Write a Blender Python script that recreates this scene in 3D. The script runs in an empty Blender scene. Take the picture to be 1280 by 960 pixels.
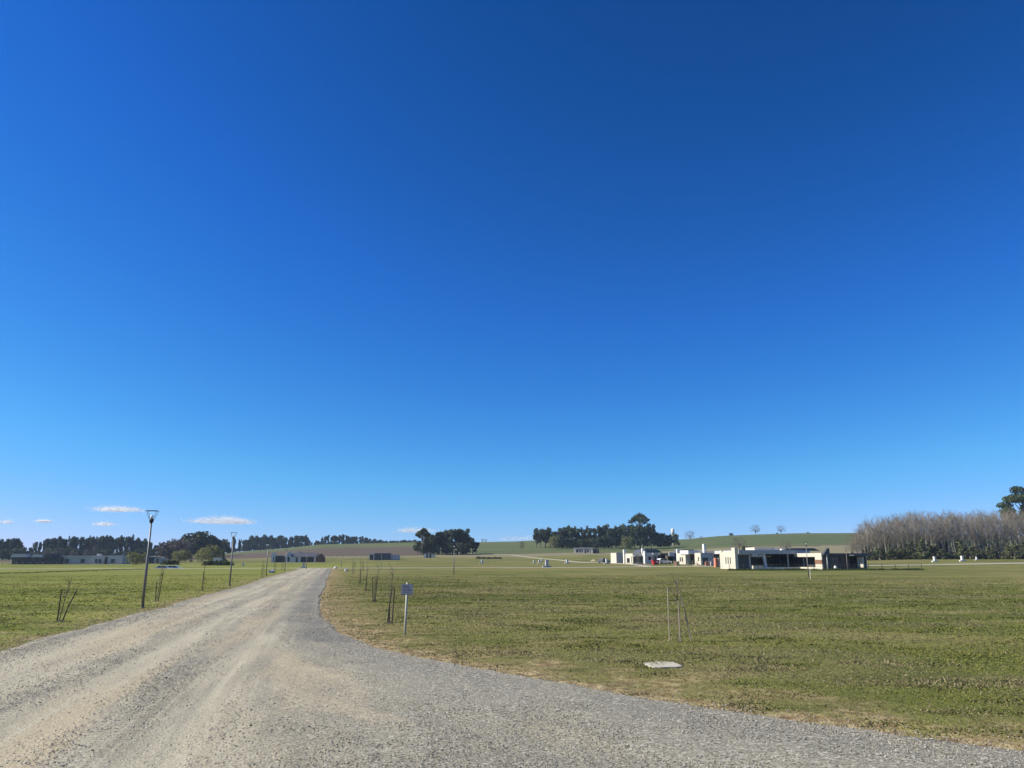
import bpy, math, random
import numpy as np
from mathutils import Vector

# ------------------------------------------------------------------ camera, sky, sun, exposure
scene = bpy.context.scene
col = scene.collection
F = 955.0                                   # focal length in photo pixels (1280 wide)
PITCH = math.atan(220.0 / F)                # horizon lies 220 px under the picture centre
EYE = 1.6
cam_d = bpy.data.cameras.new('camera')
cam = bpy.data.objects.new('camera', cam_d); col.objects.link(cam)
cam_d.sensor_width = 36.0; cam_d.lens = 36.0 * F / 1280.0
cam_d.clip_start = 0.1; cam_d.clip_end = 40000
cam.location = (0, 0, EYE); cam.rotation_euler = (math.radians(90) + PITCH, 0, 0)
scene.camera = cam

SUN_EL = math.radians(37.0)
SUN_AZ = math.radians(-94.0)                # compass style: 0 = +Y, clockwise; the sun stands to the left, a little behind
world = bpy.data.worlds.new('World'); scene.world = world; world.use_nodes = True
wn = world.node_tree.nodes; wl = world.node_tree.links
for n in list(wn): wn.remove(n)
sky = wn.new('ShaderNodeTexSky'); sky.sky_type = 'NISHITA'; sky.sun_disc = False
sky.sun_elevation = SUN_EL; sky.sun_rotation = SUN_AZ
sky.altitude = 0; sky.air_density = 1.0; sky.dust_density = 0.0; sky.ozone_density = 6.0
# the whole dome is looked up a little above the true horizon and graded to the deep, dry winter blue of the photograph
tcw = wn.new('ShaderNodeTexCoord'); mad = wn.new('ShaderNodeVectorMath'); mad.operation = 'MULTIPLY_ADD'; nrm = wn.new('ShaderNodeVectorMath'); nrm.operation = 'NORMALIZE'
mad.inputs[1].default_value = (1, 1, .94); mad.inputs[2].default_value = (0, 0, .06)
wl.new(tcw.outputs['Generated'], mad.inputs[0]); wl.new(mad.outputs[0], nrm.inputs[0]); wl.new(nrm.outputs[0], sky.inputs['Vector'])
SKY = 0.085
sp = wn.new('ShaderNodeSeparateColor'); cb_ = wn.new('ShaderNodeCombineColor'); wl.new(sky.outputs[0], sp.inputs[0])
for ch, (amp, gam, cap) in enumerate(((6.1, 2.6, 1.0), (1.88, 1.7, .84), (2.6, 1.8, 1.07))):
    def wm(op, a_, b_):
        n_ = wn.new('ShaderNodeMath'); n_.operation = op
        for i_, q_ in ((0, a_), (1, b_)):
            if isinstance(q_, float): n_.inputs[i_].default_value = q_
            else: wl.new(q_, n_.inputs[i_])
        return n_.outputs[0]
    base_ = wm('MULTIPLY', sp.outputs[ch], SKY)
    graded = wm('MULTIPLY', wm('POWER', base_, gam), amp)
    wl.new(wm('DIVIDE', wm('MINIMUM', graded, wm('MULTIPLY', base_, cap)), SKY), cb_.inputs[ch])
bg = wn.new('ShaderNodeBackground'); bg.inputs['Strength'].default_value = SKY
wo = wn.new('ShaderNodeOutputWorld')
wl.new(cb_.outputs[0], bg.inputs['Color']); wl.new(bg.outputs[0], wo.inputs['Surface'])

sd = bpy.data.lights.new('sun', 'SUN'); sd.energy = 4.6; sd.angle = math.radians(0.53); sd.color = (1.0, 0.955, 0.83)
sun = bpy.data.objects.new('sun', sd); col.objects.link(sun)
sdir = Vector((math.cos(SUN_EL) * math.sin(SUN_AZ), math.cos(SUN_EL) * math.cos(SUN_AZ), math.sin(SUN_EL)))
sun.rotation_euler = (-sdir).to_track_quat('-Z', 'Y').to_euler()
scene.view_settings.view_transform = 'Standard'; scene.view_settings.look = 'None'
scene.view_settings.exposure = 0.75; scene.view_settings.gamma = 1.0
scene.view_settings.use_curve_mapping = False

rng = np.random.default_rng(7)
random.seed(7)

# ------------------------------------------------------------------ helpers
def sm(t):
    t = np.clip(t, 0, 1); return t * t * (3 - 2 * t)

_perm = rng.random((256, 256))
def vnoise(x, y):
    x = np.asarray(x, float); y = np.asarray(y, float)
    xi = np.floor(x).astype(int); yi = np.floor(y).astype(int)
    fx = sm(x - xi); fy = sm(y - yi)
    a = _perm[xi & 255, yi & 255]; b = _perm[(xi + 1) & 255, yi & 255]
    c = _perm[xi & 255, (yi + 1) & 255]; d = _perm[(xi + 1) & 255, (yi + 1) & 255]
    return (a * (1 - fx) + b * fx) * (1 - fy) + (c * (1 - fx) + d * fx) * fy
def fnoise(x, y, o=3):
    s = 0; w = 1; t = 0
    for i in range(o):
        ca_, sa_ = math.cos(.6 + 1.1 * i), math.sin(.6 + 1.1 * i)          # every octave turned, so that no lattice shows
        s = s + w * vnoise((x * ca_ - y * sa_) * 2.03 ** i + 17.3 * i, (x * sa_ + y * ca_) * 2.03 ** i + 5.1 * i); t += w; w *= .5
    return s / t

def flat_hit(u, v):
    """ground point of a photo pixel near the camera, ground at z = 0"""
    c, s = math.cos(PITCH), math.sin(PITCH); q = (480 - v) / F
    den = c - s * q; slope = (s + c * q) / den
    Y = -EYE / slope
    return ((u - 640) / F * Y / den, Y)

# road edges: straight avenue heading 13 degrees left, flaring to the right at the junction where the camera stands
RS = -0.228
L_pts = [(2.0, -60.0), (-4.0, -10.0), (-9.6, 15.7), (-15.15, 40.6), (-24.6, 80.8), (-43.2, 162.0)]
R_px = [(1280, 938), (1120, 917), (960, 895), (800, 872), (640, 843), (530, 822), (470, 808), (430, 792), (405, 775), (399, 760), (405, 740)]
R_pts = [(75.0, -60.0), (30.0, -16.0), (12.0, 0.4)] + [flat_hit(*p) for p in R_px] + [(-18.7, 80.8), (-37.4, 163.5)]
def ragged(pts, amp, seed):
    out = [pts[0]]
    for (ax, ay), (cx_, cy_) in zip(pts[:-1], pts[1:]):
        ln = math.hypot(cx_ - ax, cy_ - ay); step = 0.7 if -3 < (ay + cy_) / 2 < 42 else 6.0; n_ = max(1, int(ln / step))
        for i_ in range(1, n_ + 1):
            t_ = i_ / n_; x_, y_ = ax + (cx_ - ax) * t_, ay + (cy_ - ay) * t_
            k_ = (float(fnoise(np.array(x_ * .8 + y_ * .8 + seed), np.array(seed * 1.7), 4)) - .5) * amp
            out.append((x_ + k_, y_))
    return out
L_pts = ragged(L_pts, .7, 3.0); R_pts = ragged(R_pts, .45, 11.0)
def xl(y): return np.interp(y, [p[1] for p in L_pts], [p[0] for p in L_pts])
def xr(y): return np.interp(y, [p[1] for p in R_pts], [p[0] for p in R_pts])
def pl_dist(x, y, pts):
    x = np.asarray(x, float); y = np.asarray(y, float); d = np.full(x.shape, 1e9)
    for (ax, ay), (bx, by) in zip(pts[:-1], pts[1:]):
        ex, ey = bx - ax, by - ay; t = np.clip(((x - ax) * ex + (y - ay) * ey) / (ex * ex + ey * ey), 0, 1)
        d = np.minimum(d, np.hypot(x - ax - t * ex, y - ay - t * ey))
    return d
def road_sd(x, y):
    """distance to the gravel road's edge, negative on the road"""
    d = np.minimum(pl_dist(x, y, L_pts), pl_dist(x, y, R_pts))
    ins = (x > xl(y)) & (x < xr(y)) & (y < 163)
    return np.where(ins, -d, d)

HX = [-6000, -1500, -700, -404, -330, -275, -220, -110, -46, 0, 26, 100, 175, 202, 239, 285, 330, 395, 588, 900, 1500, 6000]
HZ = [2, 2, 2, 3.4, 8.8, 12.5, 17.4, 19.6, 19.6, 20.4, 21.0, 20.0, 19.5, 21, 24, 25.8, 26.9, 27.2, 22, 14, 6, 4]
def tz(x, y):
    x = np.asarray(x, float); y = np.asarray(y, float)
    h = np.interp(x * 900 / np.clip(y, 450, 900), HX, HZ) * sm((y - 250) / 600)
    h = h + sm((y - 140) / 110) * (0.9 * sm(x / 40) + 0.9 * sm((x - 80) / 60)) * sm((2000 - y) / 1000)
    h = h - 1.25 * np.exp(-((x + 84) / 34) ** 2 - ((y - 200) / 26) ** 2)
    return h
def tzf(x, y): return float(tz(x, y))
def spot(u, Y):
    x = (u - 640) * Y / 980.0
    return (x, Y, tzf(x, Y))

# ---- mesh plumbing
def mesh_obj(name, verts, faces, mat, parent=None, smooth=False, colors=None):
    me = bpy.data.meshes.new(name)
    verts = np.asarray(verts, np.float32); 
    if isinstance(faces, np.ndarray):
        n, k = faces.shape
        me.vertices.add(len(verts)); me.vertices.foreach_set('co', verts.ravel())
        me.loops.add(n * k); me.loops.foreach_set('vertex_index', faces.astype(np.int32).ravel())
        me.polygons.add(n); me.polygons.foreach_set('loop_start', np.arange(0, n * k, k, dtype=np.int32))
        me.update(calc_edges=True)
    else:
        me.from_pydata([tuple(v) for v in verts], [], faces)
    if colors is not None:
        ca = me.color_attributes.new('Col', 'FLOAT_COLOR', 'POINT')
        c4 = np.ones((len(verts), 4), np.float32); c4[:, :3] = colors
        ca.data.foreach_set('color', c4.ravel())
    if smooth: me.polygons.foreach_set('use_smooth', np.ones(len(me.polygons), bool))
    if mat: me.materials.append(mat)
    o = bpy.data.objects.new(name, me); col.objects.link(o)
    if parent: o.parent = parent
    return o
def from_mesh(name, me, parent=None):
    o = bpy.data.objects.new(name, me); col.objects.link(o)
    if parent: o.parent = parent
    return o
def tag(o, label, cat, group=None, kind=None):
    if label: o['label'] = label
    if cat: o['category'] = cat
    if group: o['group'] = group
    if kind: o['kind'] = kind
    return o
def thing(name, label, cat, loc, rz=0.0, group=None):
    o = bpy.data.objects.new(name, None); col.objects.link(o)
    o.empty_display_size = .3
    o.location = loc; o.rotation_euler = (0, 0, rz)
    return tag(o, label, cat, group)
def copy_tree(o, parent=None):
    c = o.copy(); col.objects.link(c); c.parent = parent
    for ch in list(o.children): copy_tree(ch, c)
    return c

class MB:
    def __init__(s): s.v = []; s.f = []
    def box(s, x0, x1, y0, y1, z0, z1):
        b = len(s.v)
        s.v += [(x0, y0, z0), (x1, y0, z0), (x1, y1, z0), (x0, y1, z0), (x0, y0, z1), (x1, y0, z1), (x1, y1, z1), (x0, y1, z1)]
        s.f += [tuple(b + i for i in f) for f in ((3, 2, 1, 0), (4, 5, 6, 7), (0, 1, 5, 4), (1, 2, 6, 5), (2, 3, 7, 6), (3, 0, 4, 7))]
        return s
    def tube(s, pts, rad, n=6, cap=True):
        pts = [Vector(p) for p in pts]; b = len(s.v)
        for i, p in enumerate(pts):
            t = (pts[min(i + 1, len(pts) - 1)] - pts[max(i - 1, 0)]).normalized()
            a = t.cross(Vector((0, 1, 0)) if abs(t.y) < .9 else Vector((1, 0, 0))).normalized(); c = t.cross(a)
            r = rad[i] if hasattr(rad, '__len__') else rad
            for k in range(n):
                q = p + (a * math.cos(2 * math.pi * k / n) + c * math.sin(2 * math.pi * k / n)) * r
                s.v.append(tuple(q))
        for i in range(len(pts) - 1):
            for k in range(n):
                s.f.append((b + i * n + k, b + i * n + (k + 1) % n, b + (i + 1) * n + (k + 1) % n, b + (i + 1) * n + k))
        if cap:
            s.f.append(tuple(b + k for k in range(n))[::-1]); s.f.append(tuple(b + (len(pts) - 1) * n + k for k in range(n)))
        return s
    def prism(s, poly, y0, y1):
        """polygon in xz, extruded along y"""
        b = len(s.v); n = len(poly)
        s.v += [(p[0], y0, p[1]) for p in poly] + [(p[0], y1, p[1]) for p in poly]
        s.f.append(tuple(b + k for k in range(n))); s.f.append(tuple(b + n + k for k in range(n))[::-1])
        for k in range(n): s.f.append((b + (k + 1) % n, b + k, b + n + k, b + n + (k + 1) % n))
        return s
    def wall(s, axis, pos, t, a0, a1, z0, z1, holes):
        """a wall with real openings; axis 'x' runs along x at y = pos, 'y' runs along y at x = pos"""
        As = sorted({a0, a1, *[h[0] for h in holes], *[h[1] for h in holes]})
        Zs = sorted({z0, z1, *[h[2] for h in holes], *[h[3] for h in holes]})
        solid = lambda i, j: 0 <= i < len(As) - 1 and 0 <= j < len(Zs) - 1 and not any(h[0] <= (As[i] + As[i + 1]) / 2 <= h[1] and h[2] <= (Zs[j] + Zs[j + 1]) / 2 <= h[3] for h in holes)
        def q(*p):
            b = len(s.v)
            for a, d, z in p: s.v.append((a, pos + d, z) if axis == 'x' else (pos + d, a, z))
            s.f.append((b, b + 1, b + 2, b + 3))
        for i in range(len(As) - 1):
            for j in range(len(Zs) - 1):
                if not solid(i, j): continue
                A, B, C, D = As[i], As[i + 1], Zs[j], Zs[j + 1]
                q((A, 0, C), (B, 0, C), (B, 0, D), (A, 0, D)); q((B, t, C), (A, t, C), (A, t, D), (B, t, D))
                if not solid(i - 1, j): q((A, t, C), (A, 0, C), (A, 0, D), (A, t, D))
                if not solid(i + 1, j): q((B, 0, C), (B, t, C), (B, t, D), (B, 0, D))
                if not solid(i, j - 1): q((A, t, C), (B, t, C), (B, 0, C), (A, 0, C))
                if not solid(i, j + 1): q((A, 0, D), (B, 0, D), (B, t, D), (A, t, D))
        return s
    def build(s, name, mat, parent=None, smooth=False):
        return mesh_obj(name, s.v, s.f, mat, parent, smooth)

# ---- materials
def new_mat(name):
    m = bpy.data.materials.new(name); m.use_nodes = True
    nt = m.node_tree; b = nt.nodes['Principled BSDF']; b.inputs['Specular IOR Level'].default_value = .25
    return m, nt, nt.nodes, nt.links, b
def paint(name, c, rough=.8, var=.12, scale=3.0, spec=.25, metal=0.0, bump=0.0):
    m, nt, N, L, b = new_mat(name)
    tc = N.new('ShaderNodeTexCoord'); no = N.new('ShaderNodeTexNoise'); no.inputs['Scale'].default_value = scale; no.inputs['Detail'].default_value = 5
    L.new(tc.outputs['Object'], no.inputs['Vector'])
    mx = N.new('ShaderNodeMix'); mx.data_type = 'RGBA'
    mx.inputs[6].default_value = (*[v * (1 - var) for v in c], 1); mx.inputs[7].default_value = (*[min(1, v * (1 + var)) for v in c], 1)
    L.new(no.outputs['Fac'], mx.inputs[0]); L.new(mx.outputs[2], b.inputs['Base Color'])
    b.inputs['Roughness'].default_value = rough; b.inputs['Specular IOR Level'].default_value = spec; b.inputs['Metallic'].default_value = metal
    if bump:
        bp = N.new('ShaderNodeBump'); bp.inputs['Strength'].default_value = bump; bp.inputs['Distance'].default_value = .02
        L.new(no.outputs['Fac'], bp.inputs['Height']); L.new(bp.outputs[0], b.inputs['Normal'])
    return m
def leafy(name, c, trans=.25, var=.35):
    """foliage: colour varies leaf by leaf through the Col attribute (a grey factor) and tree by tree"""
    m, nt, N, L, b = new_mat(name)
    at = N.new('ShaderNodeAttribute'); at.attribute_name = 'Col'
    oi = N.new('ShaderNodeObjectInfo'); mr = N.new('ShaderNodeMapRange')
    mr.inputs['To Min'].default_value = 1 - var; mr.inputs['To Max'].default_value = 1 + var; L.new(oi.outputs['Random'], mr.inputs['Value'])
    m1 = N.new('ShaderNodeMix'); m1.data_type = 'RGBA'; m1.blend_type = 'MULTIPLY'; m1.inputs[0].default_value = 1
    m1.inputs[6].default_value = (*c, 1); L.new(at.outputs['Color'], m1.inputs[7])
    m2 = N.new('ShaderNodeVectorMath'); m2.operation = 'SCALE'; L.new(m1.outputs[2], m2.inputs[0]); L.new(mr.outputs[0], m2.inputs['Scale'])
    L.new(m2.outputs[0], b.inputs['Base Color']); b.inputs['Roughness'].default_value = .7
    if trans:
        tr = N.new('ShaderNodeBsdfTranslucent'); L.new(m2.outputs[0], tr.inputs['Color'])
        ms = N.new('ShaderNodeMixShader'); ms.inputs[0].default_value = trans
        out = N['Material Output']; L.new(b.outputs[0], ms.inputs[1]); L.new(tr.outputs[0], ms.inputs[2]); L.new(ms.outputs[0], out.inputs['Surface'])
    return m

M = {}
M['cream'] = paint('cream_render', (.53, .48, .385), .85, .06, 1.5)
M['white'] = paint('white_render', (.62, .60, .55), .8, .05, 1.5)
M['grey'] = paint('grey_render', (.40, .40, .40), .85, .08, 1.2)
M['midgrey'] = paint('mid_grey_render', (.40, .39, .38), .85, .08, 1.2)
M['fascia'] = paint('grey_fascia', (.46, .455, .45), .7, .08, 1.0)
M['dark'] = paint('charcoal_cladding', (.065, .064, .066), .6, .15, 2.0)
M['slate'] = paint('dark_blue_metal_roof', (.085, .088, .095), .45, .15, 1.0, .4)
M['brick'] = paint('brown_brick', (.20, .11, .07), .9, .25, 6.0)
M['redtile'] = paint('red_brown_tile', (.26, .11, .08), .85, .2, 4.0)
M['orange'] = paint('salmon_orange_plastic', (.62, .22, .12), .5, .1, 2.0)
M['glass'] = paint('dark_window_glass', (.02, .025, .032), .08, .1, 1.0, .5)
M['frame'] = paint('dark_window_frame', (.06, .06, .065), .5, .1)
M['concrete'] = paint('pale_concrete', (.42, .385, .31), .9, .16, 9.0, .2, 0, .2)
M['pole'] = paint('grey_painted_steel', (.16, .15, .135), .45, .25, 7.0, .5)
M['blackmetal'] = paint('black_steel', (.022, .022, .024), .45, .2, 8.0, .4)
M['lampglass'] = paint('frosted_lamp_glass', (.72, .74, .76), .25, .03)
M['stake'] = paint('weathered_dark_stake', (.075, .06, .045), .9, .35, 14.0)
M['palestake'] = paint('pale_dry_stake', (.30, .25, .18), .85, .25, 12.0)
M['bark'] = paint('grey_brown_bark', (.13, .105, .085), .9, .3, 6.0)
M['palebark'] = paint('pale_poplar_bark', (.30, .265, .21), .9, .25, 4.0)
M['twig'] = paint('brown_grey_twigs', (.165, .130, .098), .9, .25, .6)
M['soil'] = paint('dark_turned_soil', (.05, .04, .028), .95, .3, 12.0)
M['sign'] = paint('sign_board_face', (.50, .43, .42), .4, .05, 5.0)
M['ink'] = paint('sign_lettering', (.05, .06, .11), .5, .05)
M['galv'] = paint('weathered_grey_post', (.38, .37, .31), .6, .15, 9.0, .3)
M['silver'] = paint('silver_car_paint', (.55, .57, .60), .25, .03, 1.0, .6)
M['whitecar'] = paint('white_car_paint', (.72, .73, .74), .25, .03, 1.0, .6)
M['tyre'] = paint('black_rubber', (.02, .02, .02), .8, .1)
M['red'] = paint('red_painted_steel', (.42, .03, .035), .5, .15, 2.0)
M['wire'] = paint('fence_wire', (.16, .17, .15), .6, .1)
M['euc'] = leafy('eucalyptus_leaves', (.066, .080, .046), .2, .3)
M['evergreen'] = leafy('dark_evergreen_leaves', (.050, .066, .030), .2, .35)
M['pine'] = leafy('pine_needles', (.050, .068, .028), .15, .2)
M['willow'] = leafy('yellow_green_spring_leaves', (.175, .175, .062), .3, .2)
M['conifer'] = leafy('young_conifer_needles', (.088, .096, .042), .15, .3)
M['brownish'] = leafy('bare_bush_twigs', (.11, .085, .07), .1, .25)

# ------------------------------------------------------------------ ground
def ground_material():
    m, nt, N, L, b = new_mat('lawn_and_fields')
    geo = N.new('ShaderNodeNewGeometry')
    def noise(scale, detail=4, sx=1, sy=1, dist=0.0):
        mp = N.new('ShaderNodeMapping'); mp.inputs['Scale'].default_value = (scale * sx, scale * sy, scale); L.new(geo.outputs['Position'], mp.inputs[0])
        n = N.new('ShaderNodeTexNoise'); n.inputs['Scale'].default_value = 1; n.inputs['Detail'].default_value = detail; n.inputs['Distortion'].default_value = dist
        L.new(mp.outputs[0], n.inputs['Vector']); return n.outputs['Fac']
    def ramp(src, a, bb):
        r = N.new('ShaderNodeMapRange'); r.interpolation_type = 'SMOOTHSTEP'; r.inputs['From Min'].default_value = a; r.inputs['From Max'].default_value = bb
        L.new(src, r.inputs['Value']); return r.outputs[0]
    def mix(fac, c1, c2):
        x = N.new('ShaderNodeMix'); x.data_type = 'RGBA'
        for i, c in ((6, c1), (7, c2)):
            if isinstance(c, tuple): x.inputs[i].default_value = (*c, 1)
            else: L.new(c, x.inputs[i])
        if isinstance(fac, float): x.inputs[0].default_value = fac
        else: L.new(fac, x.inputs[0])
        return x.outputs[2]
    def mul(a, bb):
        x = N.new('ShaderNodeMath'); x.operation = 'MULTIPLY'
        for i, c in ((0, a), (1, bb)):
            if isinstance(c, float): x.inputs[i].default_value = c
            else: L.new(c, x.inputs[i])
        return x.outputs[0]
    att = N.new('ShaderNodeAttribute'); att.attribute_name = 'Col'
    sep = N.new('ShaderNodeSeparateColor'); L.new(att.outputs['Color'], sep.inputs[0])
    dry, plow, lush = sep.outputs[0], sep.outputs[1], sep.outputs[2]
    c = mix(ramp(noise(.16, 5, .45, 1.0, .6), .38, .66), (.088, .100, .024), (.176, .178, .050))
    c = mix(mul(ramp(noise(.055, 4, .6, 1, 1.0), .44, .60), .65), c, (.215, .185, .075))
    c = mix(mul(ramp(noise(.5, 6, .5, 1, .8), .50, .70), .75), c, (.235, .190, .095))
    c = mix(mul(ramp(noise(1.3, 6, .32, 1), .50, .70), .70), c, (.066, .082, .020))  # darker grass mottle, stretched to paint in the streaky shading of clumps
    c = mix(mul(ramp(noise(9, 4, .6, 1), .45, .75), .4), c, (.060, .068, .020))
    c = mix(mul(ramp(noise(16, 3), .52, .7), .35), c, (.22, .18, .09))
    c = mix(mul(lush, .75), c, mix(ramp(noise(.12, 5, .4, 1.4), .35, .65), (.125, .145, .028), (.225, .232, .056)))
    dn = N.new('ShaderNodeMath'); dn.operation = 'ADD'; L.new(dry, dn.inputs[0])
    nn = N.new('ShaderNodeMath'); nn.operation = 'SUBTRACT'; L.new(noise(1.1, 6, 1, 1, .5), nn.inputs[0]); nn.inputs[1].default_value = .5
    L.new(mul(nn.outputs[0], 1.3), dn.inputs[1])
    c = mix(ramp(dn.outputs[0], .35, .85), c, mix(ramp(noise(5, 5), .35, .65), (.17, .115, .060), (.34, .27, .145)))
    # far fields: ploughed brown, green crop, pale stubble, told apart by the plow channel (0 lawn, .35 stubble, .65 plough, 1 crop)
    far = mix(ramp(plow, .42, .48), mix(noise(.05, 4, .3, 2), (.17, .155, .085), (.23, .20, .12)), mix(noise(.08, 6, .2, 3), (.090, .070, .053), (.122, .096, .073)))
    far = mix(ramp(plow, .78, .86), far, mix(ramp(noise(.02, 5, .5, 2), .4, .62), (.082, .104, .042), (.115, .126, .055)))
    c = mix(ramp(plow, .12, .2), c, far)
    L.new(c, b.inputs['Base Color']); b.inputs['Roughness'].default_value = .95; b.inputs['Specular IOR Level'].default_value = .05
    bp = N.new('ShaderNodeBump'); bp.inputs['Strength'].default_value = .9; bp.inputs['Distance'].default_value = .07
    L.new(noise(6, 6, .7, 1), bp.inputs['Height'])
    bp2 = N.new('ShaderNodeBump'); bp2.inputs['Strength'].default_value = .6; bp2.inputs['Distance'].default_value = .25
    L.new(noise(1.0, 5, .5, 1), bp2.inputs['Height']); L.new(bp2.outputs[0], bp.inputs['Normal'])
    L.new(bp.outputs[0], b.inputs['Normal'])
    return m
M['ground'] = ground_material()

def lawn_bump(x, y):
    return (fnoise(x * .25, y * .25, 2) - .5) * .06 + (fnoise(x * .7 + 9, y * .7, 1) - .5) * .022
def ground_z(x, y):
    d = road_sd(x, y)
    near = sm((130 - np.hypot(x, y)) / 60)
    return tz(x, y) + lawn_bump(x, y) * near * sm(d / .6) + .012 * sm(d / .3) - .05 * sm(-d / .25)

nx, ny = 560, 620
tx = np.linspace(-math.asinh(6000 / 8), math.asinh(6000 / 8), nx); gx = np.sinh(tx) * 8 - 2
ty = np.linspace(-math.asinh(800 / 8), math.asinh(7000 / 8), ny); gy = np.sinh(ty) * 8 + 12
GX, GY = np.meshgrid(gx, gy); X, Y = GX.ravel(), GY.ravel()
Z = ground_z(X, Y)
vid = np.arange(nx * ny).reshape(ny, nx)
gf = np.stack([vid[:-1, :-1], vid[:-1, 1:], vid[1:, 1:], vid[1:, :-1]], -1).reshape(-1, 4)
sdv = road_sd(X, Y)
dryc = (.58 * sm((3.2 - sdv) / 2.4) + .25 * sm((.5 - sdv) / .5)) * (X < 60) * np.where(X < xl(Y) + 1, .8, 1.0)
dryR = .62 * sm((3.2 - sdv) / 2.6) * (X > xl(Y) + 3) * sm((Y - 9) / 8)          # wide worn verge along the avenue's right side
dryc = np.maximum(dryc, dryR)
wob = (fnoise(X * .012, Y * .012, 3) - .5) * 60
plow = np.zeros_like(X)
stub = sm((Y + wob * .3 - 405) / 20)
plow = np.where((Y + wob * .15 > 395), .35, plow)
plow = np.where((Y > 425) & (X < -46 + (Y - 425) * .1), .65, plow)
plow = np.where((Y + .12 * X > 575), 1.0, plow)
plow = np.where((Y > 440) & (X >= -46), 1.0, plow)
plow = np.where((X > 70) & (Y > 250) & (Y + wob * .2 > 330), 1.0, plow)
plow = np.where((X > 70) & (X < 210) & (Y > 330) & (Y + wob * .3 < 470), .35, plow)
lush = sm((-X - 4) / 6) * (X < xl(Y)) * sm((330 - Y) / 60)
g = mesh_obj('ground', np.stack([X, Y, Z], 1), gf, M['ground'], smooth=True, colors=np.stack([dryc, plow, lush], 1))
g['kind'] = 'structure'

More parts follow.
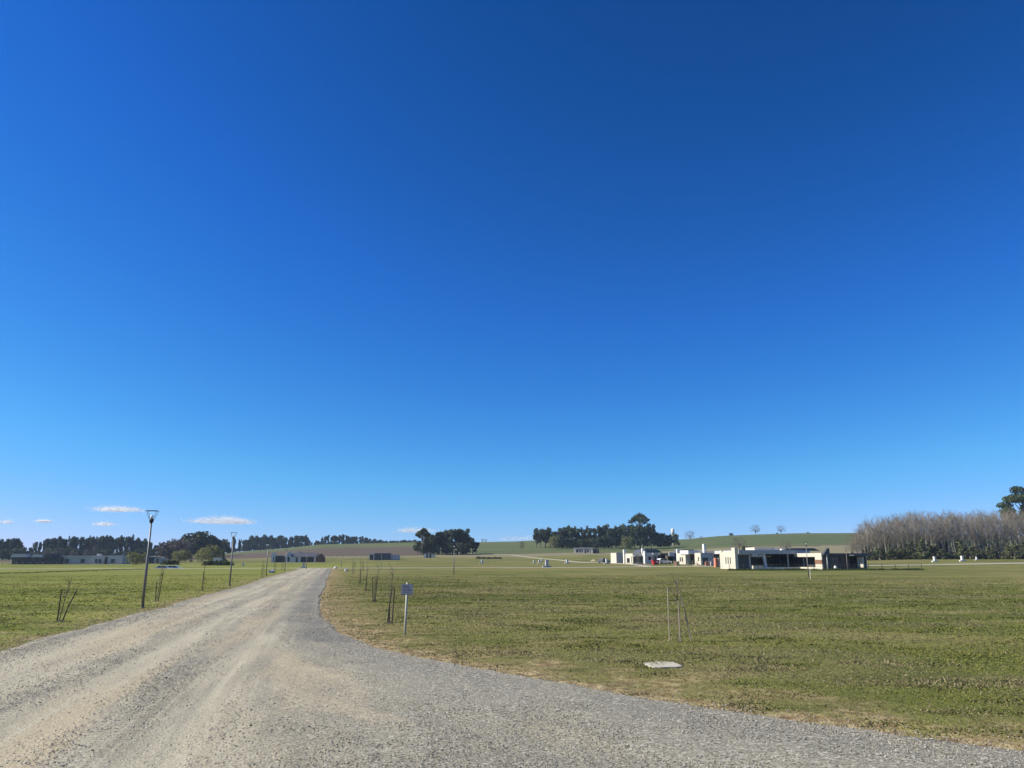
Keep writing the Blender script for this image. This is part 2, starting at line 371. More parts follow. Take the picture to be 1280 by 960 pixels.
# ------------------------------------------------------------------ gravel road
def road_material():
    m, nt, N, L, b = new_mat('gravel_road_surface')
    geo = N.new('ShaderNodeNewGeometry')
    rot = N.new('ShaderNodeMapping'); rot.inputs['Rotation'].default_value = (0, 0, -math.atan(-RS)); L.new(geo.outputs['Position'], rot.inputs[0])
    def noise(scale, detail=4, sx=1, sy=1, dist=0.0):
        mp = N.new('ShaderNodeMapping'); mp.inputs['Scale'].default_value = (scale * sx, scale * sy, scale); L.new(rot.outputs[0], mp.inputs[0])
        n = N.new('ShaderNodeTexNoise'); n.inputs['Scale'].default_value = 1; n.inputs['Detail'].default_value = detail; n.inputs['Distortion'].default_value = dist
        L.new(mp.outputs[0], n.inputs['Vector']); return n.outputs['Fac']
    def ramp(src, a, bb):
        r = N.new('ShaderNodeMapRange'); r.interpolation_type = 'SMOOTHSTEP'; r.inputs['From Min'].default_value = a; r.inputs['From Max'].default_value = bb
        L.new(src, r.inputs['Value']); return r.outputs[0]
    def mix(fac, c1, c2):
        x = N.new('ShaderNodeMix'); x.data_type = 'RGBA'
        for i, c in ((6, c1), (7, c2)):
            if isinstance(c, tuple): x.inputs[i].default_value = (*c, 1)
            else: L.new(c, x.inputs[i])
        L.new(fac, x.inputs[0]); return x.outputs[2]
    def op(o, a, bb):
        x = N.new('ShaderNodeMath'); x.operation = o
        for i, c in ((0, a), (1, bb)):
            if isinstance(c, float): x.inputs[i].default_value = c
            else: L.new(c, x.inputs[i])
        return x.outputs[0]
    att = N.new('ShaderNodeAttribute'); att.attribute_name = 'Col'
    sep = N.new('ShaderNodeSeparateColor'); L.new(att.outputs['Color'], sep.inputs[0])
    track, loose, edge = sep.outputs[0], sep.outputs[1], sep.outputs[2]
    fa = N.new('ShaderNodeAttribute'); fa.attribute_name = 'Flow'; fs = N.new('ShaderNodeSeparateColor'); L.new(fa.outputs['Color'], fs.inputs[0])
    def streak(src, sc, seed, along):
        sy = N.new('ShaderNodeSeparateXYZ'); L.new(rot.outputs[0], sy.inputs[0])
        cv = N.new('ShaderNodeCombineXYZ'); m1_ = N.new('ShaderNodeMath'); m1_.operation = 'MULTIPLY'; m1_.inputs[1].default_value = sc * 10; L.new(src, m1_.inputs[0])
        m2_ = N.new('ShaderNodeMath'); m2_.operation = 'MULTIPLY'; m2_.inputs[1].default_value = along; L.new(sy.outputs['Y'], m2_.inputs[0])
        L.new(m1_.outputs[0], cv.inputs[0]); L.new(m2_.outputs[0], cv.inputs[1]); cv.inputs[2].default_value = seed
        n_ = N.new('ShaderNodeTexNoise'); n_.inputs['Scale'].default_value = 1; n_.inputs['Detail'].default_value = 4; n_.inputs['Roughness'].default_value = .65; L.new(cv.outputs[0], n_.inputs['Vector']); return n_.outputs['Fac']
    fine = noise(38, 3); mid = noise(9, 4)
    c = mix(ramp(noise(1.2, 6, 1.6, .35, .4), .35, .68), (.262, .236, .178), (.335, .295, .210))
    c = mix(op('MULTIPLY', ramp(noise(.5, 5, 2.2, .16), .48, .66), .6), c, (.41, .365, .262))
    t = op('ADD', track, op('MULTIPLY', op('SUBTRACT', noise(1.6, 5, 2, .3), .5), 1.1))
    c = mix(op('MULTIPLY', ramp(t, .2, .95), .75), c, (.43, .385, .28))
    def both(sc, seed, along):
        x = N.new('ShaderNodeMix'); x.data_type = 'FLOAT'; L.new(fs.outputs[2], x.inputs[0]); L.new(streak(fs.outputs[0], sc, seed, along), x.inputs[2]); L.new(streak(fs.outputs[1], sc, seed + 5, along * .6), x.inputs[3]); return x.outputs[0]
    c = mix(op('MULTIPLY', ramp(both(4.2, 1.0, .09), .48, .62), .7), c, (.46, .415, .305))
    c = mix(op('MULTIPLY', ramp(both(3.2, 9.0, .14), .52, .68), .45), c, (.20, .192, .16))
    c = mix(op('MULTIPLY', ramp(both(1.1, 4.0, .07), .50, .62), .65), c, (.42, .345, .225))
    l = op('ADD', loose, op('MULTIPLY', op('SUBTRACT', noise(.9, 6, 1.2, .5), .5), 1.3))
    c = mix(op('MULTIPLY', ramp(l, .35, .8), .85), c, mix(mid, (.215, .203, .158), (.32, .30, .232)))
    c = mix(op('MULTIPLY', edge, .85), c, (.150, .148, .132))
    c = mix(op('MULTIPLY', ramp(fine, .50, .62), op('ADD', op('MULTIPLY', loose, .6), .32)), c, (.060, .056, .046))
    c = mix(op('MULTIPLY', ramp(noise(27, 3), .54, .66), op('ADD', op('MULTIPLY', loose, .45), .35)), c, (.52, .485, .40))
    c = mix(op('MULTIPLY', ramp(noise(70, 2), .53, .64), .5), c, (.10, .095, .085))
    L.new(c, b.inputs['Base Color']); b.inputs['Roughness'].default_value = .92; b.inputs['Specular IOR Level'].default_value = .1
    vo = N.new('ShaderNodeTexVoronoi'); vo.inputs['Scale'].default_value = 45; L.new(geo.outputs['Position'], vo.inputs['Vector'])
    h = op('ADD', op('MULTIPLY', vo.outputs['Distance'], -.5), mid)
    bp = N.new('ShaderNodeBump'); bp.inputs['Strength'].default_value = .55; bp.inputs['Distance'].default_value = .02; L.new(h, bp.inputs['Height'])
    L.new(bp.outputs[0], b.inputs['Normal'])
    return m
M['road'] = road_material()

ry = np.concatenate([np.arange(-50, 3, 1.0), np.arange(3, 30, .10), np.arange(30, 60, .25), np.arange(60, 163.1, 1.0)])
nc = 150; s01 = np.linspace(0, 1, nc)
LX, RX = xl(ry), xr(ry)
wobL = wobR = ry * 0
PX = (LX + wobL)[:, None] * (1 - s01) + (RX + wobR)[:, None] * s01; PY = np.repeat(ry[:, None], nc, 1)
px_, py_ = PX.ravel(), PY.ravel()
lat = px_ - RS * py_ * -1 * -1                                   # lateral position across the avenue
lat = px_ + 0.228 * py_
dR = pl_dist(px_, py_, R_pts); dL = pl_dist(px_, py_, L_pts)
def bump1(v, c, w): return np.exp(-((v - c) / w) ** 2)
wv = (fnoise(py_ * .18, px_ * .05, 3) - .5) * .5
fade = sm((py_ - 4) / 6)
mod = .35 + 1.1 * sm((fnoise(px_ * .25 + 3, py_ * .12, 3) - .3) / .4)
track = mod * (.85 * bump1(lat + wv, -2.95, .34) + .75 * bump1(lat + wv, -1.45, .32) + .8 * bump1(lat + wv, -5.0, .5) + .6 * bump1(lat + wv * .6, -4.0, .3)) + .25 * fnoise(lat * 2.5, py_ * .06, 2)
ox, oy = flat_hit(690, 940); track = track + .9 * np.exp(-(((px_ - ox) * .84 + (py_ - oy) * -.54) / .9) ** 2 - (((px_ - ox) * .54 + (py_ - oy) * .84) / .28) ** 2)
turnw = sm((26 - py_) / 10)
dw = dR + (fnoise(px_ * .2, py_ * .2, 2) - .5) * .8
track = np.maximum(track, turnw * (.75 * bump1(dw, 2.55, .30) + .85 * bump1(dw, 4.1, .38)) * sm((lat - .2) / 1.0))
loose = sm((lat + .6) / 1.6) * sm((30 - py_) / 12) * .8 + .55 * bump1(lat + wv, -2.2, .35) + .35 * bump1(lat, -.4, .5) + .6 * bump1(lat + wv, -3.6, .3)
edge = np.clip(np.where(py_ > 16, 1.0, .45) * bump1(dR, .6, .6) * (.5 + fnoise(px_ * .8, py_ * .8, 2)) + .6 * bump1(dL, .3, .35) * fnoise(px_ * 1.2, py_ * 1.2, 2) * 1.4, 0, 1)
rz_ = tz(px_, py_) + .014 + (fnoise(px_ * 3, py_ * 3, 3) - .5) * .022 + (fnoise(px_ * .6, py_ * .3, 2) - .5) * .03
rz_ = rz_ - .022 * np.clip(track, 0, 1) + .018 * np.clip(loose, 0, 1) * fnoise(px_ * 5, py_ * 5, 2)
crossz = np.minimum(dR, dL); rz_ = rz_ - .06 * sm((.14 - crossz) / .14)
rv = np.arange(len(ry) * nc).reshape(len(ry), nc)
rf = np.stack([rv[:-1, :-1], rv[:-1, 1:], rv[1:, 1:], rv[1:, :-1]], -1).reshape(-1, 4)
o = mesh_obj('gravel_road', np.stack([px_, py_, rz_], 1), rf, M['road'], smooth=True, colors=np.clip(np.stack([track, loose, edge], 1), 0, 1))
fl = o.data.color_attributes.new('Flow', 'FLOAT_COLOR', 'POINT'); f4 = np.ones((len(px_), 4), np.float32)
f4[:, 0] = (lat + wv * .3) * .1; f4[:, 1] = dR * .1; f4[:, 2] = sm((lat + 1.6) / 1.8) * sm((30 - py_) / 12); fl.data.foreach_set('color', f4.ravel())
o['kind'] = 'structure'

def strip_road(name, pts, w, mat, lift=.05):
    pts = [Vector((p[0], p[1], 0)) for p in pts]; V = []; fc = []
    dense = []
    for a, b in zip(pts[:-1], pts[1:]):
        n = max(2, int((b - a).length / 3))
        dense += [a.lerp(b, i / n) for i in range(n)]
    dense.append(pts[-1])
    for i, p in enumerate(dense):
        t = (dense[min(i + 1, len(dense) - 1)] - dense[max(i - 1, 0)]).normalized(); nrm = Vector((-t.y, t.x, 0))
        ww = w * (.9 + .2 * float(vnoise(i * .3, 4.5)))
        for k in (-.5, -.46, 0, .46, .5):
            q = p + nrm * ww * k
            V.append((q.x, q.y, tzf(q.x, q.y) + (lift if abs(k) < .5 else -.05)))
    for i in range(len(dense) - 1):
        for k in range(4):
            fc.append((i * 5 + k, i * 5 + k + 1, i * 5 + 6 + k, i * 5 + 5 + k))
    o = mesh_obj(name, V, fc, mat, smooth=True); o['kind'] = 'structure'; return o
M['track'] = paint('pale_far_gravel', (.34, .305, .24), .95, .15, .4)
bx, by = .974, .228
strip_road('cross_road', [(-240 + 0 * 1, 165 - .234 * 240), (-120, 165 - .234 * 120), (-41, 165 - .234 * 41), (60, 165 + .234 * 60), (180, 165 + .234 * 180), (420, 165 + .234 * 420)], 5.5, M['track'])
strip_road('hill_track', [spot(560, 470)[:2], spot(640, 430)[:2], spot(700, 335)[:2], spot(752, 250)[:2], spot(790, 205)[:2], (31, 173.5)], 2.4, M['track'])

# ------------------------------------------------------------------ loose stones and grass blades
def loguni(n, r0, r1): return np.exp(rng.uniform(math.log(r0), math.log(r1), n))
N_ST = 190000
r = loguni(N_ST, 4.2, 34); a = rng.uniform(-.95, .95, N_ST); sx, sy = r * np.sin(a), r * np.cos(a)
d = road_sd(sx, sy)
la = sx + .228 * sy
keepp = np.clip(.25 + .9 * sm((la + .8) / 1.8) + .5 * bump1(la, -2.2, .4) + .6 * bump1(la, -3.6, .4) + .6 * bump1(d, -.5, .5) - .5 * bump1(la, -2.95, .25) - .4 * bump1(la, -1.45, .25), .06, 1)
keepp = keepp * (.25 + 1.2 * sm((fnoise(sx * .9, sy * .5, 3) - .3) / .4))
k = (d < -.02) & (rng.random(N_ST) < keepp) | ((d >= -.02) & (d < .9) & (rng.random(N_ST) < .4 * np.exp(-np.maximum(d, 0) / .3)))
sx, sy, r = sx[k], sy[k], r[k]; n = len(sx)
sz = .0028 + .0058 * rng.random(n) ** 3 + .0004 * r
big = rng.random(n) < .006; sz[big] *= 1.6
base = np.array([[1, 0, 0], [-1, 0, 0], [0, 1, 0], [0, -1, 0], [0, 0, 1], [0, 0, -1]], float)
ang = rng.uniform(0, 6.28, n); ca, sa = np.cos(ang), np.sin(ang)
V = base[None] * (sz[:, None, None] * rng.uniform(.6, 1.35, (n, 6, 3)))
V[:, :, 2] *= .65
Vx = V[:, :, 0] * ca[:, None] - V[:, :, 1] * sa[:, None]; Vy = V[:, :, 0] * sa[:, None] + V[:, :, 1] * ca[:, None]
V = np.stack([Vx + sx[:, None], Vy + sy[:, None], V[:, :, 2] + (sz * .45 + .014)[:, None]], -1).reshape(-1, 3)
oct_f = np.array([[0, 2, 4], [2, 1, 4], [1, 3, 4], [3, 0, 4], [2, 0, 5], [1, 2, 5], [3, 1, 5], [0, 3, 5]])
Fc = (oct_f[None] + (np.arange(n) * 6)[:, None, None]).reshape(-1, 3)
tone = rng.uniform(.13, .44, n); tone[rng.random(n) < .12] *= .45
cc = np.stack([tone * 1.06, tone, tone * .88], 1); wm = rng.random(n) < .3; cc[wm] *= (1.1, .98, .82)
mS, nt, N_, L_, b_ = new_mat('crushed_stone'); at_ = N_.new('ShaderNodeAttribute'); at_.attribute_name = 'Col'; L_.new(at_.outputs['Color'], b_.inputs['Base Color']); b_.inputs['Roughness'].default_value = .9
o = mesh_obj('loose_gravel', V, Fc, mS, colors=np.repeat(cc, 6, 0))
tag(o, 'loose grey crushed stone lying on the road surface', 'gravel', kind='stuff')

mG, nt, N_, L_, b_ = new_mat('grass_blades'); at_ = N_.new('ShaderNodeAttribute'); at_.attribute_name = 'Col'
L_.new(at_.outputs['Color'], b_.inputs['Base Color']); b_.inputs['Roughness'].default_value = .8; b_.inputs['Specular IOR Level'].default_value = .1
tr = N_.new('ShaderNodeBsdfTranslucent'); L_.new(at_.outputs['Color'], tr.inputs['Color']); ms = N_.new('ShaderNodeMixShader'); ms.inputs[0].default_value = .3
L_.new(b_.outputs[0], ms.inputs[1]); L_.new(tr.outputs[0], ms.inputs[2]); L_.new(ms.outputs[0], N_['Material Output'].inputs['Surface'])
def grass(name, label, side, NB, r0, r1, a0, a1):
    r = loguni(NB, r0, r1); a = rng.uniform(a0, a1, NB); x, y = r * np.sin(a), r * np.cos(a)
    d = road_sd(x, y); 
    wx_ = (fnoise(x * .3, y * .3, 2) - .5) * 3; cl = fnoise(x * 1.1 + wx_, y * 2.0 + wx_, 4); dry = fnoise(x * .4 + 30 + wx_ * .3, y * .75, 4); pt = fnoise(x * .14, y * .26, 3)
    verge = .85 * sm((2.8 - d) / 2.2)
    wide = .6 * sm((3.2 - d) / 2.6) * (x > xl(y) + 3) * sm((y - 9) / 8)
    k = (d > .22 * rng.normal(0, 1, NB) * np.abs(rng.normal(0, 1, NB))) & ((x < xl(y)) if side < 0 else (x > xl(y))) & (rng.random(NB) < (.45 + 1.0 * cl) * (1 - .6 * np.maximum(verge * .7, wide)))
    x, y, r, cl, dry, pt, verge, wide = x[k], y[k], r[k], cl[k], dry[k], pt[k], verge[k], wide[k]; n = len(x)
    z = ground_z(x, y) - .003
    h = (.006 + .020 * sm((cl - .45) / .4) + .010 * rng.random(n) + .03 * (rng.random(n) < .01)) * (1 + r / 60) * (1 - .3 * verge) * (1 - .6 * sm((r - 35) / 50))
    w = (.0035 + .004 * rng.random(n)) * (1 + r / 7.0)
    an = rng.uniform(0, 6.28, n); le = rng.uniform(0, 6.28, n); lm = h * rng.uniform(.3, 1.8, n)
    dx, dy = np.cos(an) * w, np.sin(an) * w
    V = np.stack([np.stack([x - dx, y - dy, z], -1), np.stack([x + dx, y + dy, z], -1), np.stack([x + np.cos(le) * lm, y + np.sin(le) * lm, z + h], -1)], 1)
    g1 = np.array([.108, .126, .028]); g2 = np.array([.206, .204, .052]); g3 = np.array([.275, .235, .125]); g4 = np.array([.058, .082, .022])
    t = np.clip(pt * 2.2 - .6 + rng.normal(0, .18, n), 0, 1)[:, None]
    c = g1 * (1 - t) + g2 * t
    td = (sm((cl - .58) / .2) * .7)[:, None]; c = c * (1 - td) + g4 * td
    p_dry = np.clip(sm((dry - .45) / .2) * .85 + .10 + .55 * np.maximum(verge, wide), 0, .92)
    if side < 0:
        p_dry *= .6; c = c * np.array([1.25, 1.25, .88])
    isd = rng.random(n) < p_dry; c[isd] = g3 * rng.uniform(.55, 1.1, (isd.sum(), 1))
    Fc = np.arange(n * 3).reshape(n, 3)
    o = mesh_obj(name, V.reshape(-1, 3), Fc, mG, colors=np.repeat(c, 3, 0))
    tag(o, label, 'grass', kind='stuff')
grass('lawn_grass', 'short patchy winter grass right of the gravel avenue', 1, 480000, 6.5, 85, -.42, .95)
grass('lawn_grass', 'bright green mown grass left of the gravel avenue', -1, 170000, 13, 95, -.95, -.2)

# ------------------------------------------------------------------ street lamps, sign, stakes, slab
def make_lamp():
    root = thing('street_lamp', None, None, (0, 0, 0))
    MB().tube([(0, 0, -.2), (0, 0, .05)], .06, 12).build('base_collar', M['pole'], root, False)
    MB().tube([(0, 0, .05), (0, 0, 1.75), (0, 0, 1.77), (0, 0, 2.9)], [.049, .045, .034, .030], 12, True).build('pole', M['pole'], root, True)
    hb = MB().tube([(0, 0, 2.84), (0, 0, 2.9), (0, 0, 2.97), (0, 0, 3.0)], [.035, .07, .075, .05], 12).build('hub', M['blackmetal'], root, True)
    MB().tube([(0, 0, 3.0), (0, 0, 3.10), (0, 0, 3.13)], [.045, .05, .02], 10).build('lamp_glass', M['lampglass'], hb, True)
    for sx_ in (-1, 1):
        for sy_ in (-1, 1):
            MB().tube([(.06 * sx_, .06 * sy_, 2.96), (.165 * sx_, .165 * sy_, 3.27)], .007, 6).build('strut', M['blackmetal'], root)
    m = MB()
    m.wall('x', -.185, .014, -.185, .185, 3.268, 3.282, []); m.wall('x', .171, .014, -.185, .185, 3.268, 3.282, []); m.wall('y', -.185, .014, -.171, .171, 3.268, 3.282, []); m.wall('y', .171, .014, -.171, .171, 3.268, 3.282, [])
    pl = m.build('top_frame', M['blackmetal'], root)
    MB().box(-.171, .171, -.008, .008, 3.270, 3.280).build('cross_bar', M['blackmetal'], pl)
    return root
lamp0 = make_lamp()
lx1, ly1 = flat_hit(178, 760); lx2, ly2 = flat_hit(287, 733)
lamps = [((lx1, ly1), 'tall grey lamp post nearest the camera, left of the gravel road'),
         ((lx2, ly2), 'second grey lamp post along the left edge of the gravel road'),
         (spot(334, 79)[:2], 'third grey lamp post along the left edge of the gravel road'),
         (spot(357, 110)[:2], 'fourth lamp post up the left roadside, in front of the white gabled house'),
         (spot(383.5, 142)[:2], 'small far lamp post left of the road before the dark roofed house'),
         (spot(427, 185)[:2], 'tiny far lamp post where the avenue ends, against the ploughed field'),
         (spot(444.5, 205)[:2], 'far lamp post right of the avenue end, rising before the ploughed field'),
         (spot(477, 215)[:2], 'far thin lamp post in front of the dark glass bungalow'),
         (spot(1009, 74)[:2], 'lamp post standing in the field before the flat roofed grey villa'),
         (spot(1058.5, 118)[:2], 'lamp post at the right end of the flat roofed grey villa'),
         (spot(567.5, 88)[:2], 'slim lone lamp post in the field before the dark tree clump')]
for i, ((x, y), lab) in enumerate(lamps):
    o = lamp0 if i == 0 else copy_tree(lamp0)
    o.location = (x, y, tzf(x, y) + .01); o.rotation_euler.z = math.radians(13 + (i * 7) % 5)
    tag(o, lab, 'street lamp', 'lamp posts of the estate')
lamp0.rotation_euler.x = 0.0

x, y = flat_hit(506, 795)
t = thing('small_sign', 'small blue grey notice board on a grey post at the junction corner', 'sign', (x, y, 0.0), math.radians(6))
t.rotation_euler.y = math.radians(1.2)
MB().tube([(0, 0, -.25), (0, 0, 1.12)], .025, 12).build('post', M['galv'], t, True)
bd = MB().box(-.125, .125, -.034, -.026, .865, 1.085).build('board', M['sign'], t)
rim = MB(); rim.box(-.128, .128, -.0365, -.0345, .862, .872); rim.build('board_rim', M['ink'], bd)
rl = random.Random(4)
for zc, x0, x1, hh in ((1.045, -.10, .05, .016), (1.01, -.10, .045, .014), (.962, -.085, .085, .022), (.915, -.09, .08, .012)):
    m = MB(); xx = x0
    while xx < x1:
        w_ = rl.uniform(.008, .017); m.box(xx, min(xx + w_, x1), -.0355, -.0345, zc - hh / 2, zc + hh / 2 * rl.uniform(.6, 1)); xx += w_ + rl.choice([.003, .003, .01])
    m.build('lettering_line', M['ink'], bd)
MB().tube([(0, -.0365, 1.065), (0, -.0345, 1.065)], .006, 8).build('bolt', M['galv'], bd)

def sapling(xy, label, stakes, trunk, smat, seed, leafs=0, group='staked saplings along the road'):
    """stakes: list of ((x,y) foot, (x,y,z) top); trunk: list of points; all metres from the foot"""
    rr = random.Random(seed); x, y = xy; z = tzf(x, y); tk = .62 if smat == M['palestake'] else .85
    t = thing('staked_sapling', label, 'sapling', (x, y, z + .005), 0, group)
    m = MB()
    n = 12; ring = []
    b0 = len(m.v); m.v.append((0, 0, .035))
    for k in range(n):
        rad = .26 * rr.uniform(.75, 1.2); m.v.append((rad * math.cos(k * 6.283 / n), rad * math.sin(k * 6.283 / n), -.02)); 
    for k in range(n): m.f.append((b0, b0 + 1 + k, b0 + 1 + (k + 1) % n))
    m.build('soil_mound', M['soil'], t, True)
    for ft, tp in stakes:
        mid = ((ft[0] + tp[0]) / 2 + rr.uniform(-.008, .008), (ft[1] + tp[1]) / 2, tp[2] / 2)
        MB().tube([(ft[0], ft[1], -.15), mid, tp], [.023 * tk, .021 * tk, .019 * tk], 7).build('stake', smat, t)
    if trunk:
        tr_ = MB().tube(trunk, [.014 * (1 - .75 * i / (len(trunk) - 1)) for i in range(len(trunk))], 6).build('trunk', M['bark'], t)
        m = MB()
        for i in range(18):
            f = rr.uniform(.35, .95); j = f * (len(trunk) - 1); a = Vector(trunk[int(j)]).lerp(Vector(trunk[min(int(j) + 1, len(trunk) - 1)]), j % 1)
            e = a + Vector((rr.uniform(-.14, .14), rr.uniform(-.14, .14), rr.uniform(.1, .28)))
            m.tube([a, (a + e) / 2 + Vector((0, 0, -.01)), e], [.005, .004, .002], 4, False)
        m.build('twigs', M['bark'], tr_)['kind'] = 'stuff'
        a = Vector(trunk[len(trunk) // 2])
        for ft, tp in stakes[:2]:
            s_ = Vector((ft[0], ft[1], 0)).lerp(Vector(tp), min(1, a.z / tp[2]))
            MB().tube([a, s_], .006, 4).build('tie', M['blackmetal'], t)
    return t
sapling(flat_hit(73.5, 777), 'leafless sapling between two splayed dark stakes near the left picture edge', [((-.05, 0), (-.035, 0, .83)), ((.06, -.02), (.37, .02, .80))],
        [(.0, 0, -.05), (.06, 0, .4), (.13, 0, .75), (.2, 0, 1.05)], M['stake'], 1)
sapling(flat_hit(195, 752), 'sapling with two dark stakes just beyond the nearest lamp post', [((-.03, 0), (-.06, .03, .75)), ((.08, 0), (.17, 0, 1.15))],
        [(.03, 0, -.05), (.05, 0, .5), (.1, 0, 1.0), (.12, 0, 1.5)], M['stake'], 2)
sapling(flat_hit(252, 739), 'single dark stake and twig between the first two lamp posts', [((0, 0), (.02, 0, 1.0))], [(.05, 0, -.05), (.07, 0, .7), (.05, 0, 1.35)], M['stake'], 3)
sapling(spot(328, 72)[:2], 'staked sapling left of the third lamp post', [((0, 0), (.02, 0, 1.2)), ((.25, 0), (.2, 0, 1.1))], [(.1, 0, -.05), (.1, 0, .8), (.15, 0, 1.6)], M['stake'], 4)
sapling(spot(343, 100)[:2], 'dark staked sapling beside the left culvert headwall', [((0, 0), (.05, 0, 1.5)), ((.3, 0), (.25, 0, 1.3))], [(.1, 0, -.05), (.1, 0, .9), (.15, 0, 1.9)], M['stake'], 5)
sapling(spot(352.5, 122)[:2], 'far staked sapling between the third and fourth left lamp posts', [((0, 0), (.05, 0, 1.5)), ((.35, 0), (.3, 0, 1.4))], [(.1, 0, -.05), (.1, 0, .9), (.15, 0, 2.0)], M['stake'], 6)
sapling(flat_hit(486.5, 779), 'sapling with two crossed dark stakes just left of the notice board', [((-.055, 0), (.035, 0, .86)), ((.07, -.06), (.11, 0, .86))],
        [(0, 0, -.05), (.0, 0, .5), (.03, 0, .9), (.04, 0, 1.42)], M['stake'], 7)
sapling(flat_hit(467.5, 753), 'sapling with a narrow V of two stakes on the right verge', [((-.03, 0), (-.1, 0, .93)), ((.03, 0), (.09, 0, .8))],
        [(0, 0, -.05), (.02, 0, .6), (.1, 0, 1.0), (.12, 0, 1.45)], M['stake'], 8)
sapling(flat_hit(456.5, 739), 'thin bare sapling with one stake, third back on the right verge', [((0, 0), (.06, 0, .9))], [(.04, 0, -.05), (.06, 0, .8), (.08, 0, 1.7)], M['stake'], 9)
sapling(flat_hit(449.5, 730), 'thin bare sapling with one stake, fourth back on the right verge', [((0, 0), (.0, 0, .95))], [(.05, 0, -.05), (.03, 0, .8), (.0, 0, 1.6)], M['stake'], 10)
sapling(spot(441, 92)[:2], 'dark bushy staked sapling beside the right culvert headwall', [((0, 0), (.0, 0, 1.5)), ((.2, 0), (.2, 0, 1.4))], [(.1, 0, -.05), (.1, 0, .9), (.12, 0, 1.8)], M['stake'], 11)
sapling(spot(453, 118)[:2], 'far staked sapling right of the avenue before the pale cross road', [((0, 0), (.0, 0, 1.4)), ((.25, 0), (.2, 0, 1.4))], [(.1, 0, -.05), (.1, 0, .9), (.12, 0, 2.0)], M['stake'], 12)
sapling(flat_hit(849.5, 803), 'sapling among three pale stakes in the right field above the concrete slab', [((-.19, .02), (-.185, .02, 1.06)), ((.012, -.04), (.002, -.04, .8)), ((.255, .0), (.045, .04, .98))],
        [(0, 0, -.05), (.0, 0, .4), (-.005, 0, .8), (-.01, 0, 1.22)], M['palestake'], 13)
x, y = spot(1011, 66)[:2]
MB_ = thing('marker_stake', 'short white stake at the foot of the lamp before the villa', 'stake', (x, y, tzf(x, y)))
MB().tube([(0, 0, -.2), (.01, 0, .4), (.03, 0, .75)], [.02, .02, .018], 8).build('shaft', M['white'], MB_)
MB().tube([(.03, 0, .75), (.03, 0, .80)], [.02, .008], 8).build('tip', M['white'], MB_)

cx, cy = flat_hit(828, 833.5)
t = thing('concrete_slab', 'flat pale concrete slab set in the grass of the right field', 'slab', (cx, cy, float(ground_z(np.array(cx), np.array(cy)))), math.radians(8))
m = MB(); nn = 14; pts = []
for i in range(nn):
    a = 6.283 * i / nn; pts.append((.28 * math.copysign(abs(math.cos(a)) ** .55, math.cos(a)) * random.uniform(.93, 1.05), .31 * math.copysign(abs(math.sin(a)) ** .55, math.sin(a)) * random.uniform(.93, 1.05)))
m.v = [(p[0], p[1], -.05) for p in pts] + [(p[0] * .99, p[1] * .99, .012) for p in pts] + [(p[0] * .93, p[1] * .93, .02) for p in pts]
m.f = [tuple(range(2 * nn, 3 * nn))] + [(i, (i + 1) % nn, nn + (i + 1) % nn, nn + i) for i in range(nn)] + [(nn + i, nn + (i + 1) % nn, 2 * nn + (i + 1) % nn, 2 * nn + i) for i in range(nn)]
m.build('cover', M['concrete'], t)

# culvert headwalls on both sides of the avenue
for (ua, Ya, lab) in ((340.5, 104, 'low white concrete culvert headwall on the left side of the avenue'), (433, 116, 'low white concrete culvert headwall on the right side of the avenue')):
    x, y, z = spot(ua, Ya)
    t = thing('culvert_headwall', lab, 'headwall', (x, y, z), math.radians(13), 'culvert headwalls')
    MB().box(-.12, .12, -3, 3, -.3, .24).build('wall', M['white'], t)
    MB().box(-.16, .16, -3.2, -2.8, -.3, .32).build('end_block', M['white'], t); MB().box(-.16, .16, 2.8, 3.2, -.3, .32).build('end_block', M['white'], t)
x, y, z = spot(419.5, 150)
t = thing('painted_stone', 'small white stone by the far right corner of the avenue', 'stone', (x, y, z))
m = MB(); m.tube([(0, 0, -.1), (.05, 0, .2), (0, .05, .3), (0, 0, .35)], [.3, .33, .24, .06], 8); m.build('stone', M['white'], t, True)

# ------------------------------------------------------------------ trees
def leaf_mesh(name, clumps, mat, n_per, size, seed, flat=.0):
    """many small leaf-sized quads spread through clumps: (centre, radii)"""
    rg = np.random.default_rng(seed); Vs = []; Cs = []
    for (c, rad, w) in clumps:
        n = max(4, int(n_per * w)); p = rg.normal(size=(n, 3)); p /= np.linalg.norm(p, axis=1)[:, None]
        p = p * (rg.random((n, 1)) ** .45) * np.array(rad) + np.array(c)
        u = rg.normal(size=(n, 3)); u /= np.linalg.norm(u, axis=1)[:, None]
        v = np.cross(u, rg.normal(size=(n, 3))); v /= np.linalg.norm(v, axis=1)[:, None]
        s = size * rg.uniform(.5, 1.25, (n, 1))
        q = np.stack([p - u * s, p - v * s * .55, p + u * s, p + v * s * .55], 1)
        Vs.append(q.reshape(-1, 3)); base = rg.uniform(.75, 1.25)
        Cs.append(np.repeat((base * rg.uniform(.6, 1.4, n))[:, None] * np.array([[1, 1, 1]]), 4, 0))
    V = np.concatenate(Vs); C = np.concatenate(Cs); Fc = np.arange(len(V)).reshape(-1, 4)
    o = mesh_obj(name, V, Fc, mat, colors=C); me = o.data; bpy.data.objects.remove(o); return me
def limb_mesh(name, limbs, mat, sides=5):
    m = MB()
    for pts, rad in limbs: m.tube(pts, rad, sides, False)
    o = m.build(name, mat, None, True); me = o.data; bpy.data.objects.remove(o); return me
def bent(a, b, rr, k=.08, n=4):
    a, b = Vector(a), Vector(b); L = (b - a).length
    return [a.lerp(b, i / (n - 1)) + (Vector((rr.uniform(-1, 1), rr.uniform(-1, 1), rr.uniform(-.3, .3))) * L * k if 0 < i < n - 1 else Vector()) for i in range(n)]

